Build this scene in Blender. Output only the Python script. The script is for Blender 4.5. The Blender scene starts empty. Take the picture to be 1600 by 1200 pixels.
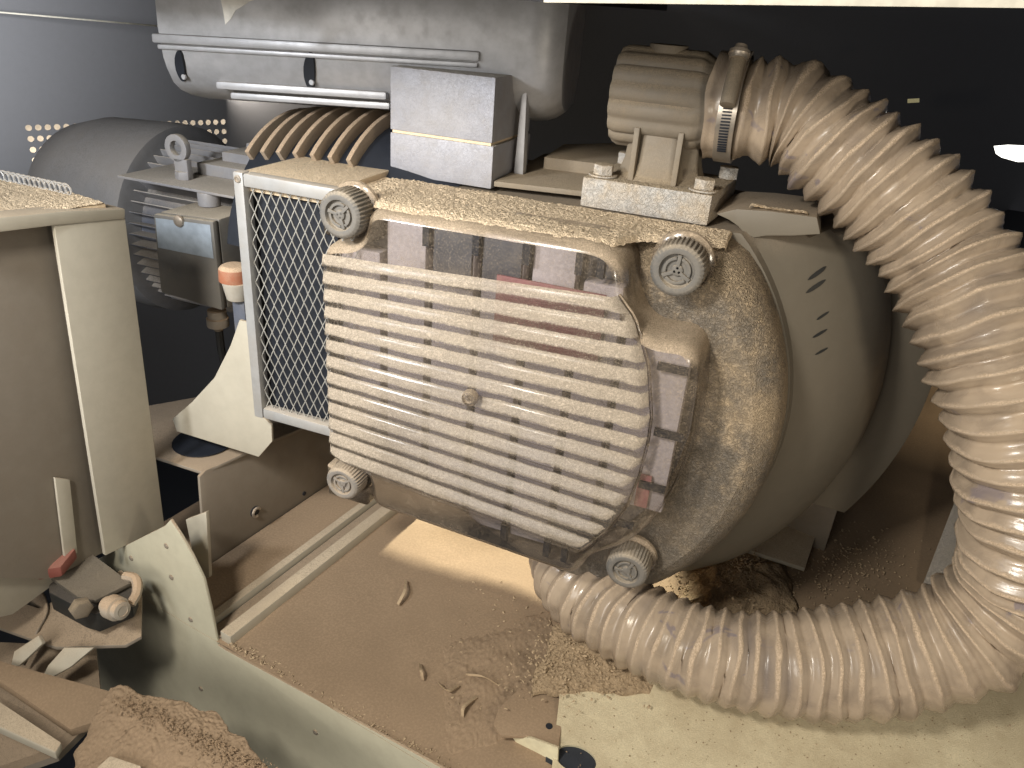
import bpy, bmesh, math, random
from mathutils import Vector, Matrix, noise
random.seed(7)
S = bpy.context.scene
COL = S.collection
R = math.radians
PI = math.pi

# ------------------------------------------------------------------ camera
AZ, PITCH, ROLL, FPX = R(27.6), R(26.6), R(4.6), 1200.0
CAM = Vector((0, 0, 1.2))
FW = Vector((-math.sin(AZ)*math.cos(PITCH), math.cos(AZ)*math.cos(PITCH), -math.sin(PITCH)))
_r0 = Vector((math.cos(AZ), math.sin(AZ), 0)); _u0 = _r0.cross(FW)
RT = _r0*math.cos(ROLL) + _u0*math.sin(ROLL)
UP = _u0*math.cos(ROLL) - _r0*math.sin(ROLL)
cd = bpy.data.cameras.new('camera'); cam = bpy.data.objects.new('camera', cd); COL.objects.link(cam)
cd.sensor_width = 36; cd.lens = 27; cd.clip_start = .01; cd.clip_end = 200
m = Matrix((RT, UP, -FW)).transposed().to_4x4(); m.translation = CAM
cam.matrix_world = m
cd.dof.use_dof = False
S.camera = cam

# ------------------------------------------------------------------ world + lamps
w = bpy.data.worlds.new('World'); S.world = w; w.use_nodes = True
w.node_tree.nodes['Background'].inputs[0].default_value = (.66, .66, .70, 1)
w.node_tree.nodes['Background'].inputs[1].default_value = .085
S.view_settings.view_transform = 'Standard'; S.view_settings.look = 'None'
S.view_settings.exposure = 0.0; S.view_settings.gamma = 1
def lamp(name, loc, target, energy, color, size, kind='AREA', spot=60, blend=.5):
    d = bpy.data.lights.new(name, kind); d.energy = energy; d.color = color
    if kind == 'AREA': d.shape = 'DISK'; d.size = size
    else: d.shadow_soft_size = size
    if kind == 'SPOT': d.spot_size = R(spot); d.spot_blend = blend
    o = bpy.data.objects.new(name, d); COL.objects.link(o)
    o.location = loc
    o.rotation_euler = (Vector(target)-Vector(loc)).to_track_quat('-Z', 'Y').to_euler()
    return o
lamp('key_lamp', (-.44, -.22, 1.50), (-.18, .80, .66), 46.0, (1, .95, .87), .08, 'SPOT', 98, .8)
lamp('soft_fill_lamp', (-.35, -.95, 1.25), (-.3, .7, .70), 12.0, (1, .95, .88), .9)  # added fill behind the camera, softens the shadows
lamp('left_lamp', (-.75, -.15, 1.335), (-.80, .75, 1.0), 30, (.90, .94, 1), .06, 'SPOT', 80, .7)
lamp('added_wall_light', (-1.75, .35, 1.15), (-2.75, 1.05, 1.15), 110, (.95, .97, 1), .06, 'SPOT', 95, .9)  # unseen spot added to brighten the left of the back wall
lamp('right_lamp', (.42, .18, .98), (.12, .85, .62), 2.2, (1, .90, .74), .10)
lamp('underside_lamp', (-.61, 1.58, .80), (-.39, .80, .42), 150, (1, .95, .76), .02, 'SPOT', 34, .2)
lamp('workshop_lamp', (.62, 1.62, .70), (.62, 2.1, .50), 5.0, (1, .85, .62), .10)
lamp('added_vent_light', (-2.2, 1.95, 1.0), (-2.2, 3, .95), 10.0, (1, .9, .78), .3)  # unseen light added behind the vent so its holes look bright
lamp('added_low_vent_light', (-2.53, 1.527, .40), (-3.2, 1.80, .85), 3.0, (1, .9, .78), .2)  # second added light, below view, for the left vent holes

# ------------------------------------------------------------------ pixel -> place helpers (planes are real surfaces of the place)
def ray(x, y): return FW + RT*((x-800)/FPX) + UP*((600-y)/FPX)
def dp(x, y, d): return CAM + ray(x, y)*d
def onp(x, y, p, n):
    q = ray(x, y); return CAM + q*((p-CAM).dot(n)/q.dot(n))
PA = R(8.6)
U = Vector((math.cos(PA), math.sin(PA), 0)); V = Vector((-math.sin(PA), math.cos(PA), 0)); Z = Vector((0, 0, 1))
O = dp(760, 600, .8)
def L(u, v, z): return O + U*u + V*v + Z*z          # pump frame -> world
def uz(x, y, v):
    p = onp(x, y, O+V*v, V) - O
    return p.dot(U), p.dot(Z)
def atz(x, y, z): return onp(x, y, Vector((0, 0, z)), Z)
def aty(x, y, Y): return onp(x, y, Vector((0, Y, 0)), Vector((0, 1, 0)))
def atx(x, y, X): return onp(x, y, Vector((X, 0, 0)), Vector((1, 0, 0)))

# ------------------------------------------------------------------ materials
class NT:
    def __init__(s, name):
        s.m = bpy.data.materials.new(name); s.m.use_nodes = True
        s.t = s.m.node_tree; s.t.nodes.clear()
        s.out = s.n('ShaderNodeOutputMaterial')
    def n(s, t, **k):
        nd = s.t.nodes.new(t)
        for a, b in k.items():
            if a.startswith('i_'): nd.inputs[a[2:].replace('_', ' ')].default_value = b
            else: setattr(nd, a, b)
        return nd
    def l(s, a, b): s.t.links.new(a, b)
    def coord(s): return s.n('ShaderNodeTexCoord').outputs['Object']
    def noise(s, scale, detail=3, rough=.55, dist=0, co=None):
        nd = s.n('ShaderNodeTexNoise'); nd.inputs['Scale'].default_value = scale
        nd.inputs['Detail'].default_value = detail; nd.inputs['Roughness'].default_value = rough
        nd.inputs['Distortion'].default_value = dist
        s.l(co or s.coord(), nd.inputs['Vector']); return nd.outputs['Fac']
    def math(s, op, a, b=None, c=None, clamp=False):
        nd = s.n('ShaderNodeMath', operation=op); nd.use_clamp = clamp
        for i, v in enumerate((a, b, c)):
            if v is None: continue
            if isinstance(v, (int, float)): nd.inputs[i].default_value = v
            else: s.l(v, nd.inputs[i])
        return nd.outputs[0]
    def rng(s, v, a, b, c=0, d=1, smooth=True):
        nd = s.n('ShaderNodeMapRange'); nd.interpolation_type = 'SMOOTHSTEP' if smooth else 'LINEAR'
        s.l(v, nd.inputs[0])
        for i, q in zip((1, 2, 3, 4), (a, b, c, d)): nd.inputs[i].default_value = q
        return nd.outputs[0]
    def mix(s, f, a, b):
        nd = s.n('ShaderNodeMix', data_type='RGBA')
        for sock, v in ((nd.inputs[0], f), (nd.inputs[6], a), (nd.inputs[7], b)):
            if isinstance(v, (int, float)): sock.default_value = v
            elif isinstance(v, tuple): sock.default_value = (*v, 1) if len(v) == 3 else v
            else: s.l(v, sock)
        return nd.outputs[2]
    def bump(s, h, strength, dist, normal=None):
        nd = s.n('ShaderNodeBump'); nd.inputs['Strength'].default_value = strength; nd.inputs['Distance'].default_value = dist
        s.l(h, nd.inputs['Height'])
        if normal: s.l(normal, nd.inputs['Normal'])
        return nd.outputs[0]
    def normz(s):
        g = s.n('ShaderNodeNewGeometry'); x = s.n('ShaderNodeSeparateXYZ'); s.l(g.outputs['Normal'], x.inputs[0])
        return x.outputs[2]
    def worms(s, scale=330):
        # clumped, worm-like crust that fine dust makes
        a = s.noise(scale, 2, .6, 1.6)
        b = s.noise(scale*2.3, 2, .6, .5)
        r = s.math('ABSOLUTE', s.math('SUBTRACT', a, .5))
        r = s.rng(r, 0, .14, 1, 0)
        return s.math('ADD', s.math('MULTIPLY', r, .75), s.math('MULTIPLY', b, .45))

DUST = (.52, .375, .245)
DUSTB = (.40, .27, .165)
def metal(name, base, rough=.45, met=0.0, up=.9, film=.25, grain=300, gb=.5, gd=.0012, dust=DUST, var=.10, spec=.4, lo=.15, hi=.7, wc=(.78, 1.12), zf=None):
    """painted or bare metal; fine dust lies on faces that look up, with a thin patchy film elsewhere"""
    k = NT(name)
    n1 = k.noise(9, 5, .6); n2 = k.noise(60, 4, .6); wr = k.worms(grain)
    upm = k.rng(k.math('ADD', k.normz(), k.math('MULTIPLY', k.math('SUBTRACT', n1, .5), .5)), lo, hi)
    fm = k.math('MULTIPLY', k.rng(n1, .3, .75), film*1.3)
    fm = k.math('ADD', fm, k.math('MULTIPLY', k.rng(n2, .45, .75), film*.5))
    if zf:
        zx = k.n('ShaderNodeSeparateXYZ'); k.l(k.coord(), zx.inputs[0])
        fm = k.math('MULTIPLY', fm, k.rng(k.math('ADD', zx.outputs[2], k.math('MULTIPLY', k.math('SUBTRACT', n1, .5), .12)), zf[0], zf[1], .35, 1))
    mask = k.math('ADD', k.math('MULTIPLY', upm, up), fm, clamp=True)
    bcol = k.mix(k.rng(n2, .3, .7), base, tuple(c*(1-var*1.6) for c in base))
    dcol = k.mix(k.rng(wr, .2, .9), tuple(c*wc[0] for c in dust), tuple(min(1, c*wc[1]) for c in dust))
    dcol = k.mix(k.rng(n1, .35, .7), dcol, tuple(c*.85 for c in dust))
    col = k.mix(mask, bcol, dcol)
    p = k.n('ShaderNodeBsdfPrincipled'); k.l(col, p.inputs['Base Color'])
    k.l(k.math('MULTIPLY', k.math('SUBTRACT', 1, mask, clamp=True), met), p.inputs['Metallic'])
    k.l(k.rng(mask, 0, .8, rough, .95, False), p.inputs['Roughness'])
    p.inputs['Specular IOR Level'].default_value = spec
    h = k.math('MULTIPLY', wr, k.math('ADD', k.math('MULTIPLY', upm, 1.0), .06+film*.3))
    k.l(k.bump(h, gb, gd), p.inputs['Normal'])
    k.l(p.outputs[0], k.out.inputs[0]); return k.m
def flat(name, c, rough=.7, met=0.0, emit=0):
    k = NT(name); p = k.n('ShaderNodeBsdfPrincipled')
    n = k.noise(90, 4); k.l(k.mix(k.rng(n, .3, .7), c, tuple(q*.82 for q in c)), p.inputs['Base Color'])
    p.inputs['Roughness'].default_value = rough; p.inputs['Metallic'].default_value = met
    k.l(k.bump(n, .15, .0006), p.inputs['Normal'])
    if emit: p.inputs['Emission Color'].default_value = (*c, 1); p.inputs['Emission Strength'].default_value = emit
    k.l(p.outputs[0], k.out.inputs[0]); return k.m
def dusty(name, c=DUSTB, fine=260, gb=.35, gd=.0015, blot=.2, rough=.95, lump=14, lumpb=.25):
    k = NT(name); p = k.n('ShaderNodeBsdfPrincipled')
    n1 = k.noise(lump, 5, .6); n2 = k.noise(fine, 4, .65); n3 = k.noise(3.5, 3)
    c1 = k.mix(k.rng(n1, .3, .75), c, tuple(q*(1-blot) for q in c))
    c1 = k.mix(k.rng(n2, .35, .75), c1, tuple(min(1, q*1.18) for q in c))
    c1 = k.mix(k.math('MULTIPLY', k.rng(n3, .45, .7), .5), c1, tuple(q*.8 for q in c))
    k.l(c1, p.inputs['Base Color']); p.inputs['Roughness'].default_value = rough
    p.inputs['Specular IOR Level'].default_value = .15
    nb = k.bump(n1, lumpb, .01); k.l(k.bump(n2, gb, gd, nb), p.inputs['Normal'])
    k.l(p.outputs[0], k.out.inputs[0]); return k.m
def cover_mat(name, film=.34, up=1.0, lo=.0, hi=.45, grain=360, dust=(.56, .44, .31), ny=False, streak=.25):
    """clear plastic, dust caked where it faces up, a speckled film over the rest"""
    k = NT(name)
    n1 = k.noise(14, 4, .6); n2 = k.noise(620, 2, .7); n3 = k.noise(45, 4, .6, .6); wr = k.worms(grain)
    upm = k.rng(k.math('ADD', k.normz(), k.math('MULTIPLY', k.math('SUBTRACT', n3, .5), .35)), lo, hi)
    fm = k.math('ADD', k.math('MULTIPLY', k.rng(n1, .25, .8), film), k.math('MULTIPLY', k.rng(n2, .52, .62), film*.9))
    fm = k.math('ADD', fm, k.math('MULTIPLY', k.rng(n3, .5, .72), streak*film))
    slow = k.rng(k.noise(5.5, 3, .5), .34, .58, .62, 1.0)
    mask = k.math('MULTIPLY', k.math('ADD', k.math('MULTIPLY', upm, up), fm, clamp=True), slow)
    mask = k.math('MINIMUM', mask, .97)
    dcol = k.mix(k.rng(wr, .25, .95), tuple(c*.74 for c in dust), tuple(min(1, c*1.16) for c in dust))
    df = k.n('ShaderNodeBsdfDiffuse'); k.l(dcol, df.inputs[0])
    k.l(k.bump(wr, .7, .0018), df.inputs['Normal'])
    tr = k.n('ShaderNodeBsdfTransparent'); tr.inputs[0].default_value = (.86, .86, .88, 1)
    gl = k.n('ShaderNodeBsdfGlossy'); gl.inputs['Roughness'].default_value = .16
    fr = k.n('ShaderNodeFresnel'); fr.inputs[0].default_value = 1.5
    m1 = k.n('ShaderNodeMixShader'); k.l(k.math('ADD', fr.outputs[0], .03), m1.inputs[0]); k.l(tr.outputs[0], m1.inputs[1]); k.l(gl.outputs[0], m1.inputs[2])
    m2 = k.n('ShaderNodeMixShader'); k.l(mask, m2.inputs[0]); k.l(m1.outputs[0], m2.inputs[1]); k.l(df.outputs[0], m2.inputs[2])
    k.l(m2.outputs[0], k.out.inputs[0]); return k.m
def hose_mat():
    k = NT('dusty_clear_hose')
    n1 = k.noise(22, 4, .6, .8); n2 = k.noise(420, 3, .65); wr = k.worms(300)
    n3 = k.noise(7, 2)
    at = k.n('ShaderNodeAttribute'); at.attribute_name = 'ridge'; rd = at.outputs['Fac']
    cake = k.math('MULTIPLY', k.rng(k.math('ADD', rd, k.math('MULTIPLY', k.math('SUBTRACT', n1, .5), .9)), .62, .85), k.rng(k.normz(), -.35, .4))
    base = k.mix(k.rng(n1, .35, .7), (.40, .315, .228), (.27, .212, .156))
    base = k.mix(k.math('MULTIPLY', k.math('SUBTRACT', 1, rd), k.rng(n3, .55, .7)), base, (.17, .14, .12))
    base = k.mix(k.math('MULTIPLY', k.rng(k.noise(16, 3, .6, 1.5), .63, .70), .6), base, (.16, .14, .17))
    dc = k.mix(k.rng(wr, .25, .9), (.40, .30, .20), (.62, .48, .34))
    col = k.mix(cake, base, dc)
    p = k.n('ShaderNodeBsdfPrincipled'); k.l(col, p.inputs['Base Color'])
    k.l(k.math('ADD', k.rng(k.math('ADD', cake, k.math('MULTIPLY', n1, .5)), .1, .8, .17, .9), 0), p.inputs['Roughness'])
    p.inputs['Specular IOR Level'].default_value = .55
    h = k.math('ADD', k.math('MULTIPLY', k.math('MULTIPLY', wr, cake), 1.3), k.math('MULTIPLY', n2, .10))
    k.l(k.bump(h, .55, .0014), p.inputs['Normal'])
    k.l(p.outputs[0], k.out.inputs[0]); return k.m

M = dict(
    cover=cover_mat('clear_cover_plastic', .24, 1.0, .02, .5),
    ribs=cover_mat('ribbed_cover_plastic', .34, .90, .0, .30, dust=(.52, .435, .335)),
    cover_side=metal('dust_caked_plastic', (.150, .130, .105), .32, 0, .85, 1.0, 190, .9, .0036, (.44, .335, .215), spec=.5, wc=(.6, 1.25), zf=(.66, .80)),
    body=metal('grey_brown_paint', (.165, .143, .108), .5, 0, .7, .10, 220, .15, .0004, (.27, .21, .145), var=.04, lo=.3, hi=.9),
    cake=metal('caked_dust_top', (.78, .62, .42), .95, 0, .5, .5, 190, .8, .0026, (.80, .63, .43), spec=.1),
    cake_=dusty('caked_dust', (.56, .425, .28), 420, .8, .0022, .14, lump=40, lumpb=.25),
    silver=metal('speckled_cast_metal', (.33, .33, .36), .5, .25, .55, .16, 260, .8, .0020, (.62, .54, .42)),
    casing=metal('silver_casing', (.46, .46, .47), .38, .35, .55, .10, 420, .15, .0004, (.30, .26, .21)),
    cast=metal('cast_fitting', (.22, .185, .14), .6, .1, .75, .55, 330, .55, .0012, (.33, .26, .175)),
    castw=metal('speckled_block', (.46, .46, .45), .6, .1, .97, .62, 190, 1.0, .0040, (.62, .49, .33)),
    crumb=dusty('crumbs', (.29, .205, .128), 300, .4, .001, .3),
    castw2=metal('dusty_rib_paint', (.33, .27, .20), .6, 0, .8, .7, 300, .5, .0010, (.42, .31, .21)),
    switchtop=metal('dusty_switch_top', (.09, .08, .065), .6, 0, .6, .4, 300, .3, .0006, (.20, .165, .12)),
    chrome=metal('clamp_steel', (.50, .45, .38), .28, .8, .35, .25, 300, .4, .0006),
    knob=metal('grey_knob', (.115, .115, .112), .55, 0, .6, .50, 380, .5, .0007, (.42, .35, .26)),
    knobdust=metal('dusty_knob', (.15, .15, .15), .6, 0, .95, .85, 380, .5, .0008, (.45, .36, .26)),
    frame=metal('frame_aluminium', (.42, .42, .41), .38, .3, .5, .18, 400, .2, .0004, (.55, .45, .33)),
    mesh=flat('mesh_wire', (.50, .48, .43), .5, .3),
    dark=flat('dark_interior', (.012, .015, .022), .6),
    panel=metal('beige_machine_paint', (.50, .47, .35), .5, 0, .9, .08, 260, .08, .0003, (.38, .28, .185), var=.04, lo=.35, hi=.8),
    panelw=metal('beige_sheet', (.47, .43, .34), .5, 0, .9, .10, 260, .06, .0003, (.46, .37, .26), var=.04, lo=.35, hi=.8),
    shade=metal('brown_grey_sheet', (.25, .215, .17), .55, 0, .9, .14, 260, .08, .0003, (.33, .25, .17), var=.05, lo=.35, hi=.8),
    yellow=metal('pale_yellow_plate', (.74, .68, .47), .5, 0, .5, .22, 340, .5, .0010, (.50, .40, .25)),
    tray=dusty('tray_dust', (.285, .205, .132), 320, .25, .0008, .10, lump=6, lumpb=.12),
    pile=dusty('sawdust', (.36, .265, .165), 300, .9, .003, .35, lump=60, lumpb=.7),
    flake=dusty('flakes', (.40, .30, .19), 300, .4, .001, .3),
    motor=metal('motor_paint', (.085, .10, .135), .42, .1, .75, .18, 260, .3, .0006, (.42, .37, .31)),
    motorlt=metal('motor_pale_paint', (.33, .33, .35), .45, .2, .75, .30, 260, .3, .0006, (.52, .46, .38)),
    cowl=metal('cowl_paint', (.23, .23, .235), .38, .2, .5, .2, 260, .2, .0004, (.33, .30, .27)),
    box=metal('terminal_box_paint', (.155, .15, .14), .5, 0, .9, .2, 300, .3, .0005, (.5, .43, .33)),
    lid=flat('blue_grey_lid', (.36, .41, .46), .4),
    orange=metal('orange_cap_plastic', (.36, .12, .06), .5, 0, .8, .45, 300, .3, .0006),
    red=metal('red_plastic', (.20, .055, .042), .5, 0, .35, .2, 300, .3, .0006, (.38, .20, .14)),
    black=metal('black_plastic', (.022, .024, .024), .5, 0, .30, .10, 300, .3, .0006, (.2, .16, .12)),
    cream=metal('cream_plastic', (.42, .385, .32), .5, 0, .7, .3, 300, .3, .0006),
    wall=metal('dark_grey_wall_paint', (.175, .176, .185), .6, 0, .3, .04, 300, .05, .0003, (.2, .18, .16), var=.02),
    table=flat('table_edge', (.70, .66, .55), .6),
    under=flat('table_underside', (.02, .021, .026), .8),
    paper=flat('paper', (.70, .66, .58), .9),
    pleat=dusty('filter_pleat', (.44, .385, .365), 260, .3, .0008, .15),
    pleatd=flat('dark_filter_housing', (.10, .095, .095), .6),
    inner_red=flat('red_inner_part', (.36, .15, .135), .5),
    lit=flat('bright_room_surface', (.62, .56, .47), .9),
    glow=flat('lit_outside_glow', (1, .97, .88), .9, 0, 3.0),
    hose=hose_mat(),
)

# ------------------------------------------------------------------ mesh helpers
class MB:
    def __init__(s): s.v = []; s.f = []
    def add(s, vs, fs):
        b = len(s.v); s.v += [tuple(p) for p in vs]; s.f += [tuple(i+b for i in f) for f in fs]
        return s
    def box(s, lo, hi, fn=None):
        p = [Vector((x, y, z)) for x in (lo[0], hi[0]) for y in (lo[1], hi[1]) for z in (lo[2], hi[2])]
        if fn: p = [fn(*q) for q in p]
        return s.add(p, [(0, 1, 3, 2), (4, 6, 7, 5), (0, 4, 5, 1), (2, 3, 7, 6), (0, 2, 6, 4), (1, 5, 7, 3)])
    def prism(s, poly, off):
        n = len(poly); a = [Vector(p) for p in poly]; b = [p+off for p in a]
        return s.add(a+b, [tuple(range(n)), tuple(range(2*n-1, n-1, -1))] + [(i, (i+1) % n, n+(i+1) % n, n+i) for i in range(n)])
    def rings(s, rs, closed=True, caps=True):
        n = len(rs[0]); vs = [p for r in rs for p in r]; fs = []
        for i in range(len(rs)-1):
            for j in range(n if closed else n-1):
                k = (j+1) % n; fs.append((i*n+j, i*n+k, (i+1)*n+k, (i+1)*n+j))
        if caps and closed: fs += [tuple(range(n-1, -1, -1)), tuple(range((len(rs)-1)*n, len(rs)*n))]
        return s.add(vs, fs)
    def cyl(s, a, b, r, n=24, r2=None, caps=True):
        return s.lathe([(0, r), ((b-a).length, r2 if r2 is not None else r)], a, (b-a).normalized(), n, caps)
    def lathe(s, prof, org, ax, n=32, caps=True):
        e = ax.orthogonal().normalized(); g = ax.cross(e)
        return s.rings([[org+ax*t+(e*math.cos(2*PI*j/n)+g*math.sin(2*PI*j/n))*r for j in range(n)] for t, r in prof], True, caps)
    def tube(s, pts, r, n=8, closed=False):
        rs = []; pts = [Vector(p) for p in pts]; e = None
        for i, p in enumerate(pts):
            a = pts[max(0, i-1)]; b = pts[min(len(pts)-1, i+1)]; t = (b-a).normalized()
            if e is None: e = t.orthogonal().normalized()
            e = (e - t*e.dot(t)).normalized(); g = t.cross(e)
            rs.append([p+(e*math.cos(2*PI*j/n)+g*math.sin(2*PI*j/n))*r for j in range(n)])
        return s.rings(rs)
def link(name, me, mat, parent=None, smooth=40, **tags):
    if mat: me.materials.append(mat)
    if smooth:
        me.polygons.foreach_set('use_smooth', [True]*len(me.polygons)); me.set_sharp_from_angle(angle=R(smooth))
    o = bpy.data.objects.new(name, me); COL.objects.link(o)
    if parent: o.parent = parent; o.matrix_parent_inverse = PINV(parent)
    for k, v in tags.items(): o[k] = v
    return o
def WM(o):
    # world matrix without a depsgraph update (all built with identity child transforms)
    m_ = o.matrix_basis.copy()
    if o.parent: m_ = WM(o.parent) @ o.matrix_parent_inverse @ m_
    return m_
def PINV(p): return WM(p).inverted()
def build(name, mb, mat, parent=None, bev=0, smooth=40, seg=2, **tags):
    bm = bmesh.new()
    vs = [bm.verts.new(p) for p in mb.v]
    for f in mb.f:
        try: bm.faces.new([vs[i] for i in f])
        except ValueError: pass
    bmesh.ops.recalc_face_normals(bm, faces=bm.faces)
    if bev:
        es = [e for e in bm.edges if len(e.link_faces) == 2 and e.calc_face_angle(0) > R(30)]
        bmesh.ops.bevel(bm, geom=es, offset=bev, segments=seg, affect='EDGES', profile=.6, clamp_overlap=True)
    me = bpy.data.meshes.new(name); bm.to_mesh(me); bm.free()
    return link(name, me, mat, parent, smooth, **tags)
def thing(name, label, cat, loc=(0, 0, 0), group=None):
    o = bpy.data.objects.new(name, None); COL.objects.link(o); o.location = loc
    o.empty_display_size = .02
    o['label'] = label; o['category'] = cat
    if group: o['group'] = group
    return o
def tag(o, label=None, cat=None, group=None, kind=None):
    for k, v in (('label', label), ('category', cat), ('group', group), ('kind', kind)):
        if v: o[k] = v
    return o
def copy(o, name=None, parent=None, mw=None):
    c = o.copy(); COL.objects.link(c); c.parent = parent
    if parent: c.matrix_parent_inverse = PINV(parent)
    if mw is not None: c.matrix_basis = mw
    return c
def plate(name, px, fn, arg, off, mat, parent=None, bev=.0008, **tags):
    """sheet cut to an outline on one real plane, with its thickness"""
    pts = [fn(x, y, arg) for x, y in px]
    return build(name, MB().prism(pts, off), mat, parent, bev, **tags)
def catmull(P, n):
    out = []
    P = [2*P[0]-P[1]] + P + [2*P[-1]-P[-2]]
    for i in range(1, len(P)-2):
        for k in range(n):
            t = k/n; a, b, c, d = P[i-1:i+3]
            out.append(.5*((2*b)+(c-a)*t+(2*a-5*b+4*c-d)*t*t+(3*b-a-3*c+d)*t**3))
    out.append(P[-2]); return out
def interp(t, pts):
    if t <= pts[0][0]: return pts[0][1]
    for (a, x), (b, y) in zip(pts, pts[1:]):
        if t <= b: return x+(y-x)*(t-a)/(b-a)
    return pts[-1][1]
def nz(p, s): return noise.noise(Vector(p)*s)
X, Y = Vector((1, 0, 0)), Vector((0, 1, 0))

# ================================================================== SETTING
TZ = .44
# tray floor: one sheet with slow dust relief
def sheet(name, x0, x1, y0, y1, z, nx, ny, amp, mat, sc=9, **tags):
    mb = MB(); vs = []; fs = []
    for j in range(ny+1):
        for i in range(nx+1):
            x = x0+(x1-x0)*i/nx; y = y0+(y1-y0)*j/ny
            h = amp*(nz((x, y, 0), sc)+.5*nz((x, y, 3), sc*3.1)+.25*nz((x, y, 7), sc*9))
            vs.append((x, y, z+h))
    for j in range(ny):
        for i in range(nx):
            a = j*(nx+1)+i; fs.append((a, a+1, a+nx+2, a+nx+1))
    return build(name, mb.add(vs, fs), mat, None, 0, 180, **tags)
sheet('tray_floor', -.90, 1.6, .4736, 2.6, TZ, 200, 130, .0022, M['tray'], kind='structure')
sheet('ground', -6, 6, -3, 9, -.3, 8, 8, 0, M['dark'], kind='structure')
# front wall of the machine base
fp = [(150, 1300), (140, 880), (165, 868), (257, 822), (266, 812), (283, 838), (300, 868), (318, 905), (330, 955), (340, 1008), (352, 1016), (700, 1206), (740, 1300)]
plate('machine_base_wall', fp, aty, .474, Y*.004, M['panel'], None, .0012, kind='structure')
# back wall with the perforated field
WD = ray(2412, 129); WD.z = 0; WD.normalize()          # wall runs this way
W0 = dp(40, 200, 2.3)
WN = Vector((WD.y, -WD.x, 0))
if WN.dot(CAM-W0) < 0: WN = -WN
def wl(s, z): return W0+WD*s+Z*z
def wpix(x, y):
    p = onp(x, y, W0, WN)-W0; return p.dot(WD), p.z
s0, z0 = wpix(36, 194); s1, _ = wpix(362, 190); s1b, z1 = wpix(110, 275)
zt = wpix(40, 190)[1]
pitch = (wpix(72, 199)[0]-wpix(42, 200)[0])/2
rows_z = (wpix(45, 200)[1]-wpix(50, 268)[1])/4
NC = int((s1-s0)/pitch); NR = 6
pz = rows_z
top = wpix(45, 200)[1]+pz/2
mb = MB()
for r_ in range(NR):
    for c_ in range(NC):
        sc_ = s0+pitch*(c_+.5); zc_ = top-pz*(r_+.5); n = 12; rad = pitch*.36
        inner = [wl(sc_+rad*math.cos(2*PI*k/n+PI/4), zc_+rad*math.sin(2*PI*k/n+PI/4)) for k in range(n)]
        outer = []
        for k in range(n):
            a = 2*PI*k/n+PI/4; cx, cz = math.cos(a), math.sin(a); q = max(abs(cx), abs(cz))
            outer.append(wl(sc_+pitch/2*cx/q, zc_+pz/2*cz/q))
        back = [p-WN*.004 for p in inner]
        mb.add(outer+inner+back, [(k, (k+1) % n, n+(k+1) % n, n+k) for k in range(n)]+[(n+k, n+(k+1) % n, 2*n+(k+1) % n, 2*n+k) for k in range(n)])
perf = build('perforated_vent', mb, M['wall'], None, 0, 30)
tag(perf, 'field of round vent holes punched in the dark grey back wall, light behind', 'vent')
sR = s0+pitch*NC; zB = top-pz*NR
mb = MB()
def wq(sa, sb, za, zb): mb.add([wl(sa, za), wl(sb, za), wl(sb, zb), wl(sa, zb)], [(0, 1, 2, 3)])
wq(-3, s0, -2, 1.5); wq(sR, 9, -2, 1.5); wq(s0, sR, top, 1.5); wq(s0, sR, -2, zB)
build('back_wall', mb, M['wall'], None, 0, 0, kind='structure')
mb = MB(); mb.prism([wl(-1, -1)-WN*.35, wl(4, -1)-WN*.35, wl(4, 1)-WN*.35, wl(-1, 1)-WN*.35], -WN*.02)
build('room_wall', mb, M['lit'], None, 0, 0, kind='structure')
# table slab over the bay
TE0 = atz(-400, -64, 1.215) if False else None
tz = 1.216
e0 = dp(850, 4, .56); e1 = dp(1640, 13, .50)
ed = (e1-e0).normalized(); en = Vector((-ed.y, ed.x, .03)).normalized()
a = Vector(e0); b = e0+ed*2.2
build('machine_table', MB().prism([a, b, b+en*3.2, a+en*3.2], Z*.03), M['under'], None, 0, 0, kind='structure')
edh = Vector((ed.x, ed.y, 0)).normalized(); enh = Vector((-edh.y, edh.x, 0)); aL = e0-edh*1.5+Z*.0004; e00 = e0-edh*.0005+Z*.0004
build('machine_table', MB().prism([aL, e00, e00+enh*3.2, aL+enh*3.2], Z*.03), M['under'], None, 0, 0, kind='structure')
mb = MB().prism([e0-en*.003, b-en*.003, b, e0], Z*.02)
tb = build('table_edge_trim', mb, M['table'], None, .0006, kind='structure')

# ================================================================== LEFT CABINET
XL = -.80
cab = thing('sheet_metal_cabinet', 'beige sheet metal box at far left with a dust covered top', 'cabinet', atx(165, 868, XL))
plate('side_panel', [(85, 352), (195, 336), (257, 822), (165, 868)], atx, XL, -X*.006, M['panelw'], cab, .0008)
plate('recessed_panel', [(-120, 420), (-120, 372), (92, 348), (168, 860), (80, 905), (-160, 900)], atx, XL-.02, -X*.006, M['shade'], cab, .0008, label='recessed panel beside the pale one, coloured darker for its shade')  # same sheet set back; its shade is put into the darker colour
tp = [atx(195, 333, XL+.004), atx(-60, 362, XL+.004)]
topz = tp[0].z
plate('top_lip', [(-120, 378), (-120, 352), (100, 330), (196, 326), (196, 342), (90, 352)], atx, XL+.002, -X*.03, M['panelw'], cab, .002)
top_px = [(-60, 268), (0, 279), (110, 302), (166, 317), (120, 324), (0, 346), (-120, 362), (-120, 300)]
lid_ = plate('top_sheet', top_px, atz, topz+.012, -Z*.008, M['cake'], cab, .003)
plate('lower_flange', [(83, 745), (106, 748), (118, 862), (98, 868)], atx, XL-.0185, X*.004, M['panelw'], cab, .0006)
plate('lower_panel', [(-160, 790), (95, 752), (130, 880), (20, 960), (-160, 1000)], atx, XL-.035, -X*.006, M['panelw'], cab, .0006)
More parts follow.
